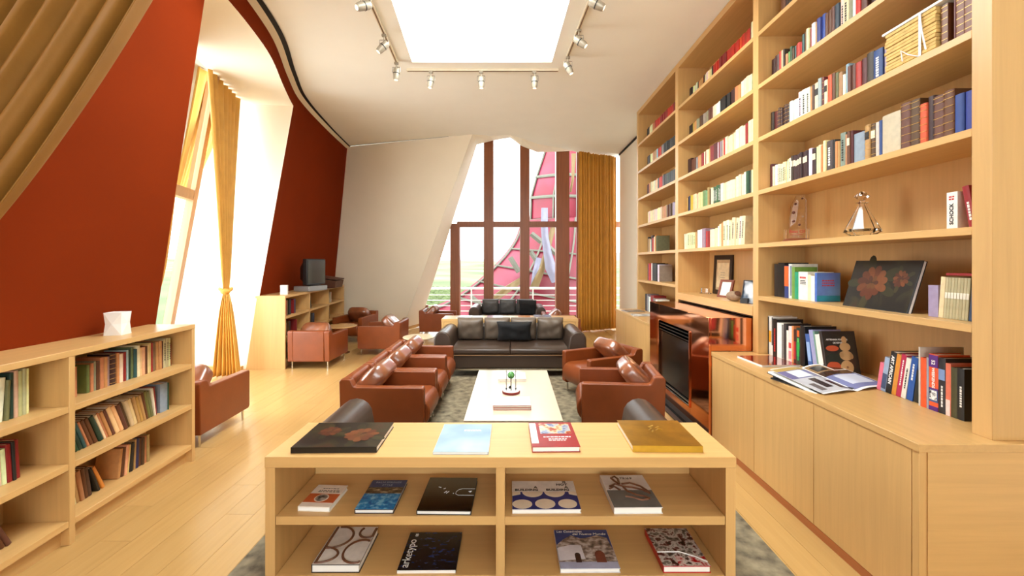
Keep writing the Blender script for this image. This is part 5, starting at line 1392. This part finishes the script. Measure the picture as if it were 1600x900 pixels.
MB().box(-0.080, 0.080, -0.117, 0.0, 0.0186, 0.0192).build('cover_pool', ramp_mat('pool_print', [(0.35, (10, 84, 150)), (0.5, (30, 130, 190)), (0.65, (120, 190, 220))], 45, rough=0.2), p_)
MB().box(-0.080, 0.080, 0.0, 0.052, 0.0186, 0.0191).build('cover_house', ramp_mat('desert_house', [(0.4, (40, 32, 26)), (0.55, (96, 74, 50)), (0.7, (190, 172, 140))], 30, rough=0.2, stretch=(1, 3, 1)), p_)
text('PALM SPRINGS', 0.018, plain('silver_ink', (150, 158, 176), 0.4), p_, (0, 0.094, 0.0190), (0, 0, 0)); text('STYLE', 0.018, plain('silver_ink2', (150, 158, 176), 0.4), p_, (0, 0.072, 0.0190), (0, 0, 0))
k_ = flat('art_book', (-0.278, 1.868, S1), R(-1), 0.225, 0.266, 0.018, (14, 13, 13), plain('black_gloss', (14, 13, 14), 0.12, coat=0.5), 'glossy black book with white line drawing on the console upper shelf')
lw = MB()
pts = [(0.112, 0.035), (0.055, 0.035), (0.040, 0.028), (0.030, 0.010), (0.030, -0.008), (0.042, -0.018), (0.112, -0.018)]
lw.tube([(x, y, 0.0190) for x, y in pts], 0.0008, 5); lw.build('cover_line', INKW, k_)
for x, y, dx, dy in ((-0.022, 0.0, 0.010, 0.014), (-0.012, -0.004, 0.010, 0.016), (-0.055, 0.048, 0.012, -0.004), (-0.030, 0.032, 0.008, 0.006), (0.085, 0.012, 0.014, 0.004), (0.090, 0.006, 0.006, 0.004), (0.018, -0.006, 0.003, 0.003)):
    MB().tube([(x, y, 0.0190), (x+dx, y+dy, 0.0190)], 0.0016, 5).build('cover_mark', INKW, k_)
i_ = flat('art_book', (0.143, 1.860, S1), R(0.4), 0.285, 0.228, 0.016, (232, 228, 224), cmat((222, 214, 208)), 'book A BUILDING IS NOT A BUILDING with egg cover, console upper shelf')
MB().box(-0.142, 0.142, -0.113, 0.02, 0.0166, 0.0171).build('cover_blue', cmat((34, 40, 112)), i_)
egg = plain('egg_print', (226, 206, 182), 0.5, var=0.08, scale=14)
for x, y, rx, ry in ((-0.100, -0.075, 0.042, 0.034), (-0.003, -0.073, 0.043, 0.036), (0.092, -0.073, 0.040, 0.034)):
    disc_z(i_, x, y, rx, ry, 0.0171, egg, 'cover_egg')
for x, rx in ((-0.052, 0.046), (0.046, 0.046)):
    n = 16; MB().prism([(x+rx*math.cos(math.pi+math.pi*k/n), 0.0195+0.042*math.sin(math.pi+math.pi*k/n)) for k in range(n+1)], 'z', 0.0171, 0.0176).build('cover_egg', egg, i_)
for xs in ((-0.1415, -0.106), (0.108, 0.1415)):
    MB().prism([(xs[0], 0.0195), (xs[0], -0.012 if xs[0] < 0 else 0.0), (xs[1], 0.0 if xs[0] < 0 else -0.012), (xs[1], 0.0195)], 'z', 0.0171, 0.0176).build('cover_egg', egg, i_)
text('BUILDING', 0.023, INK, i_, (-0.078, 0.036, 0.0168), (0, 0, 0), bold=0.0008); text('A', 0.023, INK, i_, (-0.036, 0.058, 0.0168), (0, 0, 0), bold=0.0008)
text('BUILDING', 0.023, INK, i_, (0.062, 0.036, 0.0168), (0, 0, 0), bold=0.0008); text('A', 0.023, INK, i_, (0.103, 0.058, 0.0168), (0, 0, 0), bold=0.0008)
text('NOT', 0.023, INK, i_, (0.085, 0.080, 0.0168), (0, 0, 0), bold=0.0008); text('IS', 0.023, INK, i_, (0.098, 0.102, 0.0168), (0, 0, 0), bold=0.0008)
q_ = flat('art_book', (0.520, 1.876, S1), R(0.8), 0.202, 0.266, 0.026, (226, 222, 218), cmat((222, 216, 212)), 'white and grey book with a bronze sculpture cover, console upper shelf')
MB().box(-0.100, 0.100, -0.132, 0.0, 0.0266, 0.0271).build('cover_ground', cmat((104, 102, 98)), q_)
brz = plain('bronze_print', (112, 70, 46), 0.3, 0.3, var=0.35, scale=60)
strokes(q_, [[(-0.055, 0.105), (-0.035, 0.118), (-0.025, 0.095), (-0.03, 0.05)], [(-0.055, 0.105), (-0.045, 0.075), (-0.03, 0.05)], [(-0.08, 0.03), (-0.05, 0.05), (-0.02, 0.03), (0.02, 0.02), (0.06, 0.0), (0.085, -0.03)],
  [(-0.02, 0.05), (0.02, 0.06), (0.06, 0.03), (0.085, -0.02)], [(-0.02, 0.03), (-0.01, -0.01), (0.02, -0.04), (0.05, -0.05), (0.07, -0.07)], [(-0.03, -0.05), (0.0, -0.06), (0.03, -0.08), (0.06, -0.075)], [(-0.085, 0.01), (-0.06, 0.03), (-0.04, 0.0)]], 0.0268, 0.0055, brz)
text('79/69', 0.026, INK, q_, (0.01, 0.100, 0.0268), (0, 0, 0), shear=0.2)
# lower shelf
o_ = flat('art_book', (-0.728, 1.866, S2), 0, 0.198, 0.250, 0.034, (52, 44, 38), cmat((226, 220, 212)), 'thick white book with big brown letter forms, console lower shelf')
bro = plain('brown_print', (106, 66, 42), 0.4)
def arc(cx, cy, rx, ry, a0, a1, n=18): return [(cx+rx*math.cos(R(lerp(a0, a1, k/n))), cy+ry*math.sin(R(lerp(a0, a1, k/n)))) for k in range(n+1)]
def clipx(ps): return [(max(-0.094, min(0.094, x)), max(-0.119, min(0.119, y))) for x, y in ps]
strokes(o_, [clipx(arc(-0.075, 0.050, 0.080, 0.075, -95, 90)), clipx(arc(-0.085, -0.068, 0.070, 0.047, -95, 92)), [(-0.088, -0.119), (-0.088, 0.119)], clipx(arc(0.070, -0.045, 0.066, 0.072, 60, 300)), clipx(arc(0.068, 0.085, 0.040, 0.040, 140, 400))], 0.0335, 0.0062, bro, 'cover_letter')
a_ = flat('magazine', (-0.354, 1.862, S2), R(0.5), 0.242, 0.245, 0.012, (18, 20, 30), ramp_mat('dark_shimmer', [(0.45, (10, 11, 17)), (0.6, (22, 26, 40)), (0.7, (40, 62, 120)), (0.78, (20, 20, 30))], 34, rough=0.25, detail=3, stretch=(1, 2.5, 1)), 'dark navy magazine lettered arketypo on the console lower shelf', 'magazine')
text('arketypo', 0.050, INKW, a_, (-0.095, -0.018, 0.0128), (0, 0, R(90))); text('08', 0.02, INKW, a_, (-0.085, 0.102, 0.0128), (0, 0, R(90)))
MB().box(-0.12, 0.12, -0.1235, -0.1215, 0, 0.012).build('page_edge', M['paperw'], a_)
c_ = flat('art_book', (0.322, 1.867, S2), R(0.5), 0.248, 0.252, 0.018, (220, 218, 222), cmat((44, 62, 124)), 'cathedral photo book with a blue sky cover on the console lower shelf')
stn = ramp_mat('stone_facade', [(0.35, (70, 56, 50)), (0.5, (150, 130, 116)), (0.65, (206, 196, 190))], 38, rough=0.3, detail=5, stretch=(1, 1.6, 1))
MB().prism([(-0.122, -0.124), (0.122, -0.124), (0.122, -0.02), (0.112, 0.065), (0.07, 0.085), (0.02, 0.068), (-0.01, 0.062), (-0.05, 0.085), (-0.09, 0.055), (-0.122, 0.02)], 'z', 0.0186, 0.0191).build('cover_facade', stn, c_)
MB().prism([(-0.122, -0.08), (-0.01, -0.07), (-0.015, 0.015), (-0.06, 0.02), (-0.122, 0.0)], 'z', 0.0191, 0.0195).build('cover_wall', cmat((222, 216, 222)), c_)
MB().box(-0.122, 0.122, -0.124, -0.088, 0.0191, 0.0195).build('cover_paving', cmat((168, 170, 196)), c_)
def arch(x, w, y0, y1, mat): 
    MB().prism([(x-w, y0), (x+w, y0), (x+w, y1)] + [(x+w*math.cos(R(a)), y1+w*math.sin(R(a))) for a in range(20, 180, 20)] + [(x-w, y1)], 'z', 0.0195, 0.0199).build('cover_door', mat, c_)
arch(-0.04, 0.012, -0.092, -0.045, cmat((60, 36, 28))); arch(0.056, 0.021, -0.092, -0.042, cmat((116, 58, 42)))
text('Las Catedrales', 0.020, INKW, c_, (-0.055, 0.112, 0.0190), (0, 0, 0), shear=0.15); text('del Nuevo Mundo', 0.021, INKW, c_, (0.035, 0.093, 0.0195), (0, 0, 0), shear=0.15)
d_ = flat('art_book', (0.722, 1.865, S2), 0, 0.196, 0.248, 0.028, (186, 26, 34), ramp_mat('crowd_print', [(0.3, (26, 30, 24)), (0.42, (96, 40, 34)), (0.5, (206, 196, 186)), (0.58, (120, 110, 100)), (0.7, (52, 34, 30))], 32, rough=0.25, detail=3), 'red-spined book with a crowded photo cover on the console lower shelf')
MB().box(-0.03, 0.095, -0.122, -0.065, 0.0286, 0.0291).build('cover_crowd', ramp_mat('red_crowd', [(0.4, (170, 20, 24)), (0.55, (226, 210, 200)), (0.65, (60, 30, 26))], 34, rough=0.25), d_)
MB().tube([(-0.095, -0.04, 0.0288), (0.0, -0.038, 0.0288), (0.06, -0.07, 0.0288), (0.095, -0.10, 0.0288)], 0.003, 5).build('cover_line', INKW, d_)

# ================================================================== COFFEE TABLE THINGS
tz = 0.38
flat('art_book', (0.002, 3.60, tz), R(0.3), 0.313, 0.228, 0.020, (186, 60, 40), None, 'red book lying under the pale one on the coffee table')
flat('art_book', (0.0, 3.60, tz+0.020), R(0.3), 0.313, 0.230, 0.020, (176, 70, 50), plain('pale_grey_cover', (196, 204, 206), 0.12), 'pale grey glossy book on top of the red one, coffee table')
flat('art_book', (0.0, 4.44, tz), R(0.5), 0.286, 0.26, 0.030, (226, 206, 180), plain('white_cover', (240, 236, 228), 0.15), 'white book on the far half of the coffee table')
gy = empty('desk_ornament', (-0.009, 3.95, tz), 0, 'small desk ornament with a green ball on a red and white round base', 'ornament')
MB().lathe([(0.080, 0), (0.083, 0.006), (0.083, 0.020), (0.078, 0.022)], 30).build('base', cmat((128, 30, 24)), gy, smooth=40)
MB().lathe([(0.077, 0.022), (0.077, 0.0235)], 30).build('base_top', M['paperw'], gy)
for x in (-0.044, 0.044):
    rr = MB().tube([(x, 0, 0.0235), (x, 0, 0.21)], 0.004, 8).build('rod', M['steel'], gy, smooth=40)
    MB().ball((x, 0, 0.04), 0.009, 10, 6).build('bead', M['plastic'], rr, smooth=60)
MB().tube([(0, 0, 0.0235), (0, 0, 0.14)], 0.005, 8).build('stem', M['plastic'], gy, smooth=40)
MB().ball((-0.01, -0.01, 0.055), 0.014, 10, 6).build('figure', M['plastic'], gy, smooth=60)
MB().ball((0, 0, 0.165), 0.034, 16, 10).build('globe', ramp_mat('green_globe', [(0.45, (34, 96, 40)), (0.6, (120, 190, 110)), (0.7, (240, 244, 236))], 20, rough=0.15), gy, smooth=80)

# console 2 magazines
for k, (x, w, c, lab) in enumerate([(-0.78, 0.24, (232, 232, 228), 'white magazine at the left end of the far console'), (-0.28, 0.26, (206, 178, 196), 'pale pink magazine on the far console'), (0.20, 0.20, (210, 150, 100), 'small tan booklet on the far console'), (0.50, 0.27, (96, 104, 116), 'slate grey book on the far console')]):
    flat('magazine', (x, 6.95, 0.70), R(2*k-3), w, 0.28, 0.010 if k < 3 else 0.022, c, plain('mag_top_%d' % k, c, 0.15), lab, 'magazine')

# ================================================================== LAMPS, TELEVISION, BASKET
def origami(loc, rz, w, h, label):
    l = empty('faceted_lamp', loc, rz, label, 'lamp', 'white faceted table lamps')
    m = MB(); a = w/2
    def ring(rd, ra, z):
        return [((rd if k % 2 else ra)*math.cos(R(45*k)), (rd if k % 2 else ra)*math.sin(R(45*k)), z) for k in range(8)]
    vs = ring(a*1.41, a, 0.0) + ring(a*1.24, a*1.12, h/2) + ring(a*1.41, a, h)
    fs = [tuple(range(7, -1, -1)), tuple(range(16, 24))]
    for lv in (0, 8):
        for k in range(8):
            k2 = (k+1) % 8
            if (k % 2 == 0) == (lv == 0): fs += [(lv+k, lv+k2, lv+8+k), (lv+k2, lv+8+k2, lv+8+k)]
            else: fs += [(lv+k, lv+k2, lv+8+k2), (lv+k, lv+8+k2, lv+8+k)]
    m.add(vs, fs); m.build('shade', M['lamp'], l)
    bx('foot', M['lamp'], l, -a*0.8, a*0.8, -a*0.8, a*0.8, -0.0, 0.004)
    return l
origami((-2.735, 2.93, LTOP), R(12), 0.105, 0.155, 'white faceted table lamp on the left foreground bookcase')
origami((-3.56, 6.60, LTOP), R(20), 0.10, 0.145, 'white faceted table lamp on the television bookcase')

tv = empty('television', (-3.56, 7.46, LTOP), R(78), 'old grey television set with silver base on the far low bookcase', 'television')
bx('base', M['silver'], tv, -0.25, 0.25, -0.16, 0.14, 0, 0.09, bevel=0.01)
bx('bezel', M['plastic'], tv, -0.25, 0.25, -0.12, -0.04, 0.11, 0.56, bevel=0.01)
bx('screen', M['screen'], tv, -0.222, 0.222, -0.126, -0.12, 0.14, 0.53)
MB().add([(-0.22, -0.04, 0.14), (0.22, -0.04, 0.14), (0.22, -0.04, 0.54), (-0.22, -0.04, 0.54), (-0.11, 0.12, 0.2), (0.11, 0.12, 0.2), (0.11, 0.12, 0.42), (-0.11, 0.12, 0.42)], [(0, 1, 2, 3), (4, 7, 6, 5), (0, 4, 5, 1), (1, 5, 6, 2), (2, 6, 7, 3), (3, 7, 4, 0)]).build('rear_housing', M['plastic'], tv, bevel=0.01)
bx('neck', M['plastic'], tv, -0.12, 0.12, -0.11, 0.06, 0.10, 0.125)
bk = empty('wicker_basket', (-3.63, 8.42, LTOP), R(7), 'brown wicker box with tilted lid beside the television', 'basket')
wk = plain('brown_wicker', (84, 46, 26), 0.6, var=0.3, scale=60, bump=0.3)
MB().add([(-0.17, -0.26, 0), (0.17, -0.26, 0), (0.17, 0.26, 0), (-0.17, 0.26, 0), (-0.19, -0.29, 0.20), (0.19, -0.29, 0.14), (0.19, 0.29, 0.14), (-0.19, 0.29, 0.20)], [(3, 2, 1, 0), (0, 1, 5, 4), (1, 2, 6, 5), (2, 3, 7, 6), (3, 0, 4, 7), (4, 5, 6, 7)]).build('body', wk, bk, bevel=0.008)
MB().box(-0.20, 0.20, -0.30, 0.30, 0, 0.02).build('lid', wk, bk, bevel=0.006, loc=(0, 0, 0.185), rot=(0, R(9), 0))
